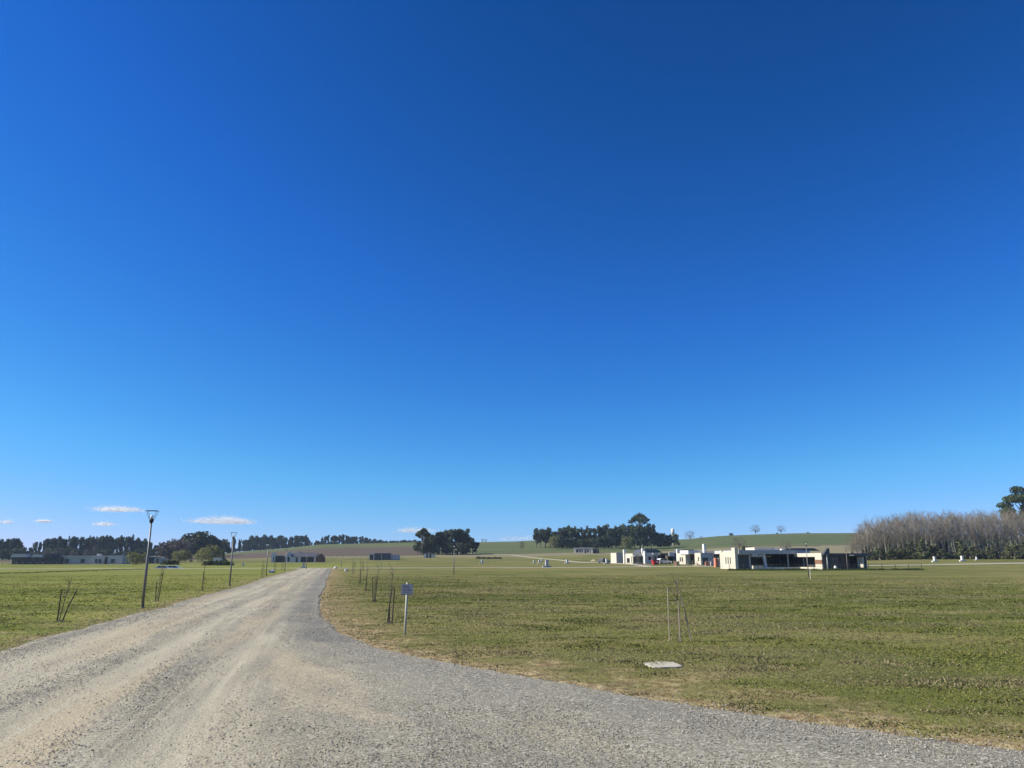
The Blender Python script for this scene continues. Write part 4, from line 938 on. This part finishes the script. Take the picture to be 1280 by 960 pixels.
MB().prism([(-.6, 2.95), (6.2, 2.95), (4.6, 3.85), (.6, 3.85)], 3.2, 8.0).build('roof', M['slate'], He)
bx(He, 'roof_tank', 'white', -.2, .5, 2.2, 2.9, 2.9, 4.1)
Hf = bldg('cream_house', 'cream cube house with chimney and glazed grey front beside the pale shed', 791, 214)
volume(Hf, 0, 3.0, 0, 5.4, 2.7, 'cream', 'grey', [(.3, 1.4, .3, 1.9), (1.6, 2.7, .3, 1.9)], [(.6, 1.1, .2, 1.9), (2.2, 4.4, .2, 1.5)])
bx(Hf, 'chimney', 'white', -.4, .3, 5.45, 6.2, -.2, 3.8); bx(Hf, 'canopy', 'fascia', .2, 3.2, -.9, -.02, 2.0, 2.2)
Hg = bldg('pale_shed', 'plain pale windowless block at the left end of the cream house row', 770.5, 228, 'shed')
volume(Hg, 0, 2.3, 0, 4.6, 2.95, 'cream', 'cream', [(1.75, 2.05, -.1, 2.0)], [])
bx(Hg, 'side_lean_to', 'brick', 2.32, 3.0, .8, 3.4, -.2, 2.2)
Hh = bldg('long_cream_house', 'long low cream house with dark openings under the right tree belt', 717.5, 428, dz=-.2, rz=-.10)
MB().wall('x', 0, .25, 0, 10.4, -.4, 2.95, [(1.2, 2.6, .6, 2.3), (2.9, 3.9, .6, 2.3), (4.2, 5.0, .6, 2.3), (5.8, 6.9, .0, 2.3), (7.2, 8.2, .6, 2.3), (8.7, 9.1, .4, 2.3)]).build('front_wall', M['cream'], Hh)
for w in ((1.2, 2.6, .6, 2.3), (2.9, 3.9, .6, 2.3), (4.2, 5.0, .6, 2.3), (5.8, 6.9, .0, 2.3), (7.2, 8.2, .6, 2.3), (8.7, 9.1, .4, 2.3)): win_x(Hh, *w, 0.0)
bx(Hh, 'back_wall', 'grey', 0, 10.4, 7, 7.2, -.4, 2.9); bx(Hh, 'side_wall', 'cream', 0, .2, .26, 6.99, -.4, 2.9); bx(Hh, 'end_wall', 'dark', 10.2, 10.4, .26, 6.99, -.4, 2.9)  # end wall coloured dark: shade of the right side painted in
bx(Hh, 'roof_slab', 'fascia', -.1, 10.5, -.2, 7.4, 2.96, 3.2); bx(Hh, 'shaded_side_block', 'dark', 10.45, 13.8, 1.0, 6, -.4, 2.8)  # dark block added to stand for the house's shaded right side

# water tank on its tower
x, y, z = spot(842.5, 558)
t = thing('water_tower', 'white water tank on a slim grey tower on the hill', 'water tower', (x, y, z))
for sx_ in (-1, 1):
    for sy_ in (-1, 1): MB().tube([(sx_ * .75, sy_ * .75, -.3), (sx_ * .55, sy_ * .55, 7.6)], .17, 6).build('leg', M['grey'], t)
for zz in (2.4, 5.0): MB().wall('x', -.66, .1, -.62, .62, zz, zz + .2, []).build('brace', M['grey'], t)
MB().tube([(0, 0, 0), (0, 0, 7.7)], .4, 8).build('riser', M['grey'], t)
MB().tube([(0, 0, 7.6), (0, 0, 8.0), (0, 0, 11.2), (0, 0, 11.8)], [.6, 1.2, 1.2, .5], 16).build('tank', M['white'], t, True)

# left side buildings
Ha = bldg('dark_bungalow', 'long dark bungalow with low grey roof at the far left under the trees', 15, 284, rz=0.04)
bx(Ha, 'wall', 'dark', 0, 17.6, 0, 8, -.4, 2.5)
for (x0, x1, h) in ((-.5, 5.7, 3.7), (6.8, 11.2, 3.5)):
    MB().prism([(x0, 2.52), (x1, 2.52), (x1 - .8, h), (x0 + .8, h)], -.6, 8.4).build('roof', M['grey'], Ha)
bx(Ha, 'chimney', 'dark', 5.9, 6.6, 1, 2, 2.5, 3.8); bx(Ha, 'raised_block', 'dark', 11.4, 14.0, -.3, 5, 2.505, 3.75)
for x0 in (1.2, 3.4, 7.4, 9.6, 12.0): MB().box(x0, x0 + 1.2, -.05, -.01, .5, 1.9).build('window', M['glass'], Ha)
Hb = bldg('grey_bungalow', 'long pale grey bungalow right of the dark one on the left', 78, 286, rz=0.04)
bx(Hb, 'wall', 'midgrey', 0, 10.4, 0, 7, -.4, 2.9); bx(Hb, 'middle_block', 'midgrey', 10.5, 15.2, -.6, 7, -.4, 3.1); bx(Hb, 'right_block', 'grey', 16.2, 21.6, -.2, 7, -.4, 3.15)
bx(Hb, 'gap_wall', 'dark', 15.22, 16.18, .6, 6, -.4, 2.6)
for x0, x1, yy in ((1.0, 2.4, 0), (6.6, 8.0, 0), (12.0, 12.8, -.6), (13.3, 14.2, -.6), (17.5, 18.8, -.2)): MB().box(x0, x1, yy - .05, yy - .01, .4, 1.9).build('window', M['glass'], Hb)
bx(Hb, 'roof_slab', 'grey', -.2, 10.45, -.3, 7.2, 2.905, 3.06); bx(Hb, 'chimney', 'white', 11.6, 12.4, 1, 2, 3.1, 3.75); bx(Hb, 'roof_tank', 'white', 13.0, 13.5, .5, 1, 3.1, 3.5)
x, y, z = spot(192, 300)
t = thing('brick_shed', 'small dark shed half hidden behind the nearest lamp post', 'shed', (x, y, z), .05)
bx(t, 'wall', 'dark', -1.8, 0, 0, 3, -.3, 2.5); bx(t, 'wing', 'grey', .02, 3.4, .2, 3, -.3, 2.1); MB().prism([(-2.1, 2.52), (3.6, 2.3), (3.6, 2.45), (-2.1, 2.75)], -.3, 3.2).build('roof', M['grey'], t); bx(t, 'door', 'brick', 1.0, 1.9, .14, .18, 0, 1.8)
x, y, z = spot(267, 258)
t = thing('cream_hut', 'small cream hut with one dark window left of the second lamp post', 'hut', (x, y, z), .12)
MB().wall('x', 0, .15, 0, 2.1, -.2, 2.3, [(.6, 1.35, .9, 1.6)]).build('front_wall', M['white'], t); win_x(t, .6, 1.35, .9, 1.6, -.05)
bx(t, 'back_wall', 'white', 0, 2.1, 2.3, 2.45, -.2, 2.3); bx(t, 'side_wall', 'white', 0, .15, .155, 2.295, -.2, 2.3); bx(t, 'end_wall', 'white', 1.95, 2.1, .155, 2.295, -.2, 2.3)
MB().prism([(-.2, 2.1), (2.4, 2.55), (2.4, 2.68), (-.2, 2.23)], -.25, 2.6).build('roof', M['fascia'], t)
x, y, z = spot(271, 245)
for k, (uu, w) in enumerate(((258, 1.0), (264, 1.1), (270, 1.0), (276, 1.1), (282, 1.1), (288, .9))):
    x, y, z = spot(uu, 246); plant('brush_hedge', shrub[k % 2] , (x, y, z - .2), 'dark bushy hedge in front of the cream hut', 'hedge', 'dark hedge before the cream hut', (.62 * w, .5, .72 * w), k * 1.3)
Hw = bldg('gabled_house', 'white gabled house with long dark roof left of the avenue end', 357.5, 318, rz=.10)
MB().prism([(0, -.3), (2.0, -.3), (2.0, 2.4), (1.0, 4.2), (0, 2.4)], 0, 4).build('gable', M['white'], Hw)
MB().prism([(.55, .3), (1.45, .3), (1.45, 2.2), (.55, 2.2)], -.05, -.01).build('window', M['glass'], Hw)
MB().prism([(.7, 2.6), (1.3, 2.6), (1.0, 3.3)], -.05, -.01).build('gable_window', M['glass'], Hw)
m = MB(); m.v = [(2.02, -.3, 2.3), (12.2, -.3, 2.3), (12.2, 3, 3.9), (2.02, 3, 3.9), (2.02, 6.3, 2.3), (12.2, 6.3, 2.3), (2.02, -.3, 2.15), (12.2, -.3, 2.15), (2.02, 6.3, 2.15), (12.2, 6.3, 2.15)]
m.f = [(0, 1, 2, 3), (3, 2, 5, 4), (6, 7, 1, 0), (4, 5, 9, 8), (0, 3, 4, 8, 6), (1, 7, 9, 5, 2), (6, 8, 9, 7)]; m.build('roof', M['slate'], Hw)
bx(Hw, 'wall', 'white', 2.02, 5.8, .2, 6, -.3, 2.1); bx(Hw, 'dark_wall', 'dark', 5.82, 12.0, .2, 6, -.3, 2.1); bx(Hw, 'door', 'glass', 3.8, 4.6, .12, .17, -.1, 1.9)
MB().prism([(12.25, -.3), (15.2, -.3), (15.2, 2.0), (13.8, 3.5), (12.25, 2.2)], -1.0, 3).build('dark_gable', M['brick'], Hw); bx(Hw, 'chimney', 'white', 4.4, 5.0, 2.6, 3.2, 3.3, 4.5)
bx(Hw, 'white_pier', 'white', 11.2, 11.9, -.6, .15, -.3, 2.0)
x, y, z = spot(339, 318)
t = thing('white_barn', 'white narrow tower with dark lean-to left of the gabled house', 'house', (x, y, z), .1)
bx(t, 'tower', 'white', 0, 1.5, 0, 2, -.3, 3.2); MB().prism([(-.1, 3.21), (1.6, 3.21), (.75, 3.9)], -.1, 2.1).build('tower_roof', M['white'], t); bx(t, 'lean_to', 'dark', 1.52, 5.2, .5, 4, -.3, 1.8)
MB().prism([(1.52, 1.81), (5.6, 1.81), (5.0, 2.7), (1.52, 2.7)], .2, 4.3).build('roof', M['slate'], t); bx(t, 'window', 'glass', .8, 1.1, -.05, -.01, .3, 2.2)
Hk = bldg('glass_bungalow', 'dark bungalow with white canopy right of the avenue end', 461, 352, rz=.08)
bx(Hk, 'canopy', 'white', 0, 2.4, -.8, 4, 2.5, 2.95); bx(Hk, 'canopy_post', 'white', .1, .4, -.6, -.3, -.3, 2.5); bx(Hk, 'canopy_post', 'white', 2.0, 2.4, -.6, -.3, -.3, 2.5)
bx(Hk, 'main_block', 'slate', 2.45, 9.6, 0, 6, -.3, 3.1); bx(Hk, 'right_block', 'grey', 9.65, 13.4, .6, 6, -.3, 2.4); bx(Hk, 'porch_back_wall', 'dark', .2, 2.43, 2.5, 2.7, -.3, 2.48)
for q in (3.2, 5.2, 7.4): MB().box(q, q + 1.5, -.05, -.01, .3, 2.3).build('window', M['glass'], Hk)
for q in (11.0, 12.6): bx(Hk, 'post', 'white', q, q + .18, .3, .48, -.3, 1.6)
x, y, z = spot(530, 385)
t = thing('small_white_house', 'tiny white house in front of the umbrella pine', 'house', (x, y, z - .2), .05)
bx(t, 'left_wall', 'white', 0, 1.0, 0, 3, -.3, 2.3); bx(t, 'wall', 'slate', 1.02, 3.6, .2, 3, -.3, 2.6); bx(t, 'middle_post', 'white', 2.0, 2.4, -.2, .18, -.3, 2.2); bx(t, 'right_wall', 'cream', 3.65, 5.4, -.4, 2, -.3, 2.0)
bx(t, 'window', 'glass', 1.2, 1.8, .14, .19, .4, 1.8)

# ------------------------------------------------------------------ cars, skip, site boxes, pillars
def car(u, Yd, rz, mat, label):
    x, y, z = spot(u, Yd); t = thing('parked_car', label, 'car', (x, y, z), rz, 'parked cars')
    m = MB(); m.prism([(-2.1, .28), (2.05, .28), (2.12, .62), (1.95, .82), (1.1, .92), (-1.95, .98), (-2.12, .8)], -.82, .82); m.build('body', M[mat], t)
    cb = MB(); cb.prism([(-1.85, .985), (1.05, .925), (.35, 1.42), (-1.35, 1.46)], -.70, .70); cb = cb.build('cabin', M[mat], t)
    for sy_ in (-1, 1):
        for (a, b_, c, d_) in ((-1.6, -.55, -1.25, -.55), (-.45, .78, -.45, .28)):
            m = MB(); y0 = .705 * sy_; m.prism([(a, 1.0), (b_, 1.0), (d_, 1.38), (c, 1.38)], min(y0, y0 + .012 * sy_), max(y0, y0 + .012 * sy_)); m.build('side_window', M['glass'], cb)
        for wx in (-1.3, 1.3):
            w = MB().tube([(wx, sy_ * .66, .32), (wx, sy_ * .86, .32)], .32, 14).build('wheel', M['tyre'], t); MB().tube([(wx, sy_ * .861, .32), (wx, sy_ * .872, .32)], .19, 10).build('rim', M['galv'], w)
        MB().box(2.08, 2.135, sy_ * .6 - .18, sy_ * .6 + .18, .60, .74).build('headlight', M['lampglass'], t)
    return t
car(206.5, 196, .15, 'silver', 'silver car parked in the dip on the left, left of the pair')
car(219.5, 200, .2, 'whitecar', 'whitish car parked in the dip on the left, right of the pair')
car(829.5, 203, .5, 'silver', 'silver car parked under the carport beside the red skip')
car(755, 236, .9, 'slate', 'dark car parked left of the pale shed')
x, y, z = spot(819, 194)
t = thing('red_skip', 'red metal skip standing before the carport house', 'skip', (x, y, z), GR)
MB().prism([(-.6, .08), (.6, .08), (.85, 1.15), (-.85, 1.15)], -.6, .6).build('bin', M['red'], t); MB().box(-.95, .95, -.66, .66, 1.152, 1.24).build('rim', M['red'], t)
for q in (-.45, .3): MB().box(q, q + .15, -.62, .62, 0, .078).build('skid', M['blackmetal'], t)
MB().box(-.1, .35, -.70, -.665, .55, .95).build('plate', M['white'], t)
x, y, z = spot(894.7, 165)
t = thing('site_toilet', 'narrow salmon orange cabin standing before the porch', 'cabin', (x, y, z), GR)
bx(t, 'body', 'orange', -.3, .3, -.35, .35, 0, 1.75); MB().prism([(-.34, 1.752), (.34, 1.752), (.2, 1.9), (-.2, 1.9)], -.38, .38).build('roof', M['orange'], t); bx(t, 'door', 'orange', -.24, .24, -.375, -.352, .1, 1.65)
x, y, z = spot(900.3, 165)
t = thing('meter_cabinet', 'pale grey cabinet with white plate right of the salmon cabin', 'cabinet', (x, y, z), GR)
bx(t, 'body', 'concrete', -.5, .45, -.3, .3, -.1, 1.8); bx(t, 'roof', 'concrete', -.56, .51, -.36, .36, 1.802, 1.9); bx(t, 'plate', 'white', -.2, .3, -.33, -.302, .75, 1.2)

def pillar(u, Yd, mat, label, s=1.0):
    x, y, z = spot(u, Yd); t = thing('service_pillar', label, 'pillar', (x, y, z), GR, 'masonry service pillars of the plots'); t.scale = (s, s, s)
    bx(t, 'column', mat, -.33, .33, -.3, .3, -.2, 1.5); bx(t, 'cap', mat, -.37, .37, -.34, .34, 1.502, 1.58)
    bx(t, 'low_box', mat, -.95, -.335, -.25, .25, -.2, .36); bx(t, 'low_box', mat, .335, .95, -.25, .25, -.2, .36)
    bx(t, 'meter_door', 'fascia', -.25, .25, -.33, -.303, .7, 1.25)
pillar(683.5, 172, 'grey', 'dark grey service pillar alone in the middle of the field')
pillar(602.5, 300, 'white', 'small white service pillar before the broken hedge', .9)
pillar(667.5, 300, 'white', 'small white service pillar, left of three near the right belt', .7)
pillar(674, 292, 'white', 'small white service pillar, middle of three near the right belt', .75)
pillar(677, 320, 'white', 'small white service pillar, right of three near the right belt', .75)
pillar(709, 262, 'white', 'white service pillar beside the hill track below the long cream house', .9)
pillar(758.5, 222, 'white', 'white service pillar on the track left of the pale shed', .9)
pillar(1168.5, 212, 'white', 'white service pillar before the poplars, left of the pair', .95)
pillar(1203, 214, 'white', 'white service pillar before the poplars, right of the pair', .95)
pillar(1221, 225, 'white', 'slim white pillar right of the pair before the poplars', .6)
pillar(304.5, 240, 'white', 'small white pillar right of the second lamp post', .6)
pillar(258, 252, 'white', 'small white pillar left of the cream hut', .6)
pillar(380, 168, 'white', 'white pillar at the far left corner of the avenue', .7)

# clutter of the building plots
def pile(u, Yd, r, h, mat, label):
    x, y, z = spot(u, Yd); t = thing('sand_heap', label, 'heap', (x, y, z - .05)); m = MB(); rr = random.Random(int(u)); n = 14
    m.v.append((0, 0, h))
    for ring in (.35, .7, 1.0):
        for k in range(n):
            q = r * ring * rr.uniform(.88, 1.1); m.v.append((q * math.cos(6.283 * k / n), q * math.sin(6.283 * k / n), h * (1 - ring) ** 1.2 * rr.uniform(.85, 1.1)))
    for k in range(n): m.f.append((0, 1 + k, 1 + (k + 1) % n))
    for j in range(2):
        for k in range(n): m.f.append((1 + j * n + k, 1 + (j + 1) * n + k, 1 + (j + 1) * n + (k + 1) % n, 1 + j * n + (k + 1) % n))
    m.build('heap', M[mat], t, True)
M['sand'] = paint('builder_sand', (.36, .29, .19), .95, .2, 3.0)
pile(871, 184, 1.1, .7, 'sand', 'small sand heap before the two bay cream house'); pile(801, 204, 1.3, .6, 'soil', 'dark soil heap before the glazed cream house'); pile(742, 300, 1.6, .8, 'sand', 'sand heap on the slope left of the pale shed')
def pallet(u, Yd, mat, label):
    x, y, z = spot(u, Yd); t = thing('brick_pallet', label, 'pallet', (x, y, z), rt.uniform(0, 1)); m = MB()
    for q in (-.5, -.05, .4): m.box(q, q + .1, -.5, .5, 0, .1)
    for q in (-.5, -.5): pass
    bs = MB().box(-.52, .52, -.52, .52, .1, .14).build('deck', M['palestake'], t)
    for i_, q in enumerate((-.5, -.05, .4)): MB().box(q, q + .1, -.5, .5, 0, .098).build('skid', M['palestake'], t)
    for r_ in range(3): MB().box(-.48 + .01 * r_, .48, -.48, .48 - .01 * r_, .142 + r_ * .27, .40 + r_ * .27).build('brick_layer', M[mat], t)
pallet(845.5, 186, 'brick', 'pallet of brown bricks left of the two bay cream house'); pallet(884, 178, 'redtile', 'pallet of red bricks before the dark garage'); pallet(888, 180, 'grey', 'pallet of grey blocks before the dark garage')
def post_fence(name, label, P0, P1, npost, hgt, mat, wires):
    A_, B_ = Vector(P0), Vector(P1); t = thing(name, label, 'fence', A_, math.atan2(B_.y - A_.y, B_.x - A_.x)); ln = math.hypot(B_.x - A_.x, B_.y - A_.y)
    for k in range(npost):
        q = ln * k / (npost - 1); w_ = A_.lerp(B_, k / (npost - 1)); dz = tzf(w_.x, w_.y) - A_.z
        MB().tube([(q, 0, dz - .2), (q, 0, dz + hgt)], .05, 6).build('post', M[mat], t)
    dzB = B_.z - A_.z
    for zz in wires: MB().tube([(0, 0, zz * hgt), (ln, 0, zz * hgt + dzB)], .012, 4).build('wire', M['wire'], t)
post_fence('plot_fence', 'thin pale post fence before the two bay cream house and garage', spot(842, 181), spot(889, 178), 9, 1.25, 'palestake', (.3, .6, .92))
post_fence('plot_fence', 'dark post and wire fence along the field foot of the ploughed hill', spot(405, 392), spot(520, 392), 16, 1.3, 'stake', (.35, .65, .95))
post_fence('plot_fence', 'pale post fence along the far left cross road before the bungalows', spot(-5, 215), spot(150, 232), 20, 1.1, 'palestake', (.4, .9))
# wire fence right of the villa and along the field edge
A = Vector(spot(911, 121)); B = Vector(spot(1151, 127))
t = thing('wire_fence', 'low wire fence with thin posts along the field before the villa', 'fence', (A.x, A.y, A.z), math.atan2(B.y - A.y, B.x - A.x))
Ln = (B - A).length; npost = 15
for k in range(npost): MB().tube([(Ln * k / (npost - 1), 0, -.2), (Ln * k / (npost - 1), 0, .95)], .045, 6).build('post', M['stake'], t)
for zz in (.3, .6, .88): MB().tube([(0, 0, zz), (Ln, 0, zz)], .012, 4).build('wire', M['wire'], t)
# unmown dark grass at its foot
def tufts(name, label, a, b, n, w, h):
    a, b = np.array(a[:2]), np.array(b[:2]); tt = rng.random(n); p = a + (b - a) * tt[:, None]; nn_ = np.array([-(b - a)[1], (b - a)[0]]); nn_ = nn_ / np.linalg.norm(nn_)
    p = p + nn_ * rng.normal(0, w, n)[:, None]; x, y = p[:, 0], p[:, 1]; z = tz(x, y) - .02
    hh = h * (.3 + .9 * fnoise(tt * 40, tt * 0, 3)) * rng.uniform(.5, 1.1, n); an = rng.uniform(0, 6.28, n); ww = .05
    V = np.stack([np.stack([x - np.cos(an) * ww, y - np.sin(an) * ww, z], -1), np.stack([x + np.cos(an) * ww, y + np.sin(an) * ww, z], -1), np.stack([x + rng.normal(0, .08, n), y + rng.normal(0, .08, n), z + hh], -1)], 1)
    c = np.array([.055, .075, .022]) * rng.uniform(.6, 1.4, (n, 1))
    o = mesh_obj(name, V.reshape(-1, 3), np.arange(3 * n).reshape(n, 3), mG, colors=np.repeat(c, 3, 0)); tag(o, label, 'grass', kind='stuff')
tufts('unmown_grass', 'dark unmown grass along the wire fence before the villa', A, B, 14000, .35, .42)
tufts('unmown_grass', 'dark unmown grass strip across the lawn on the far left', spot(-10, 92), spot(190, 150), 4000, 1.8, .15)

# ------------------------------------------------------------------ clouds
mC, nt, N_, L_, b_ = new_mat('cloud_vapour'); b_.inputs['Base Color'].default_value = (.95, .95, .95, 1); b_.inputs['Roughness'].default_value = 1; b_.inputs['Specular IOR Level'].default_value = 0
tr = N_.new('ShaderNodeBsdfTranslucent'); tr.inputs['Color'].default_value = (.95, .95, .95, 1); ms = N_.new('ShaderNodeMixShader'); ms.inputs[0].default_value = .5
L_.new(b_.outputs[0], ms.inputs[1]); L_.new(tr.outputs[0], ms.inputs[2]); L_.new(ms.outputs[0], N_['Material Output'].inputs['Surface'])
def cloud(u, v, w_px, h_px, seed, dens, label):
    """a bank of very many tiny drifting shreds, thick in the heart and thin at the rim"""
    w_px *= .85; D = 7000.0; x = (u - 640) * D / 980; z = EYE + (700 - v) * D / 1005; A, C = w_px * D / 980 / 2, h_px * D / 1005 / 2
    rg = np.random.default_rng(seed); nl = max(3, int(w_px / 7)); n = int(w_px * h_px * dens * 3.2); P = []
    for k in range(nl):
        t = (k + .5) / nl * 2 - 1 + rg.uniform(-.1, .1); f = math.sqrt(max(.08, 1 - t * t)) * rg.uniform(.55, 1.1)
        m_ = int(n / nl * f * 1.3) + 4
        q = rg.normal(0, 1, (m_, 3)) * np.array([A / nl * 1.3, A * .5, C * .42 * f]); q[:, 2] = np.where(q[:, 2] < -C * .3, -C * .3 - rg.random(m_) * C * .15, q[:, 2])
        P.append(q + np.array([t * A * .9, 0, C * .2 * (f - .6)]))
    p = np.concatenate(P); n = len(p)
    uu = rg.normal(size=(n, 3)); uu /= np.linalg.norm(uu, axis=1)[:, None]; vv = np.cross(uu, rg.normal(size=(n, 3))); vv /= np.linalg.norm(vv, axis=1)[:, None]
    s_ = rg.uniform(1.4, 3.4, (n, 1))
    V = np.stack([p - uu * s_, p - vv * s_, p + uu * s_, p + vv * s_], 1).reshape(-1, 3)
    o = mesh_obj('cloud', V, np.arange(len(V)).reshape(-1, 4), mC); o.location = (x, D, z); tag(o, label, 'cloud')
cloud(140, 636, 64, 11, 1, 2.6, 'highest small white cloud above the left tree belt')
cloud(125, 655, 24, 8, 2, 2.4, 'small white cloud close above the left tree belt')
cloud(274, 651, 88, 14, 3, 2.6, 'longest flat white cloud above the second lamp post')
cloud(518, 663, 54, 12, 4, 1.3, 'faint cloud behind the umbrella pine')
cloud(48, 651, 16, 6, 5, 5.0, 'faint wisp of cloud above the dark bungalow')
cloud(1, 652, 14, 8, 6, 2.0, 'small cloud cut by the left picture edge')
cloud(650, 673, 60, 9, 7, .6, 'thin veil of cloud on the middle skyline')

# ------------------------------------------------------------------ haze: thin blue air over the whole place
mh, nt, N_, L_, b_ = new_mat('thin_air'); N_.remove(b_)
pv = N_.new('ShaderNodeVolumePrincipled'); pv.inputs['Color'].default_value = (.62, .80, 1.0, 1); pv.inputs['Density'].default_value = .00011; pv.inputs['Anisotropy'].default_value = .0
L_.new(pv.outputs[0], N_['Material Output'].inputs['Volume'])
o = MB().box(-6100, 6100, -900, 7100, -4.0, 60.0).build('haze', mh); o['kind'] = 'stuff'; o['label'] = 'thin bluish air over the fields'; o['category'] = 'haze'
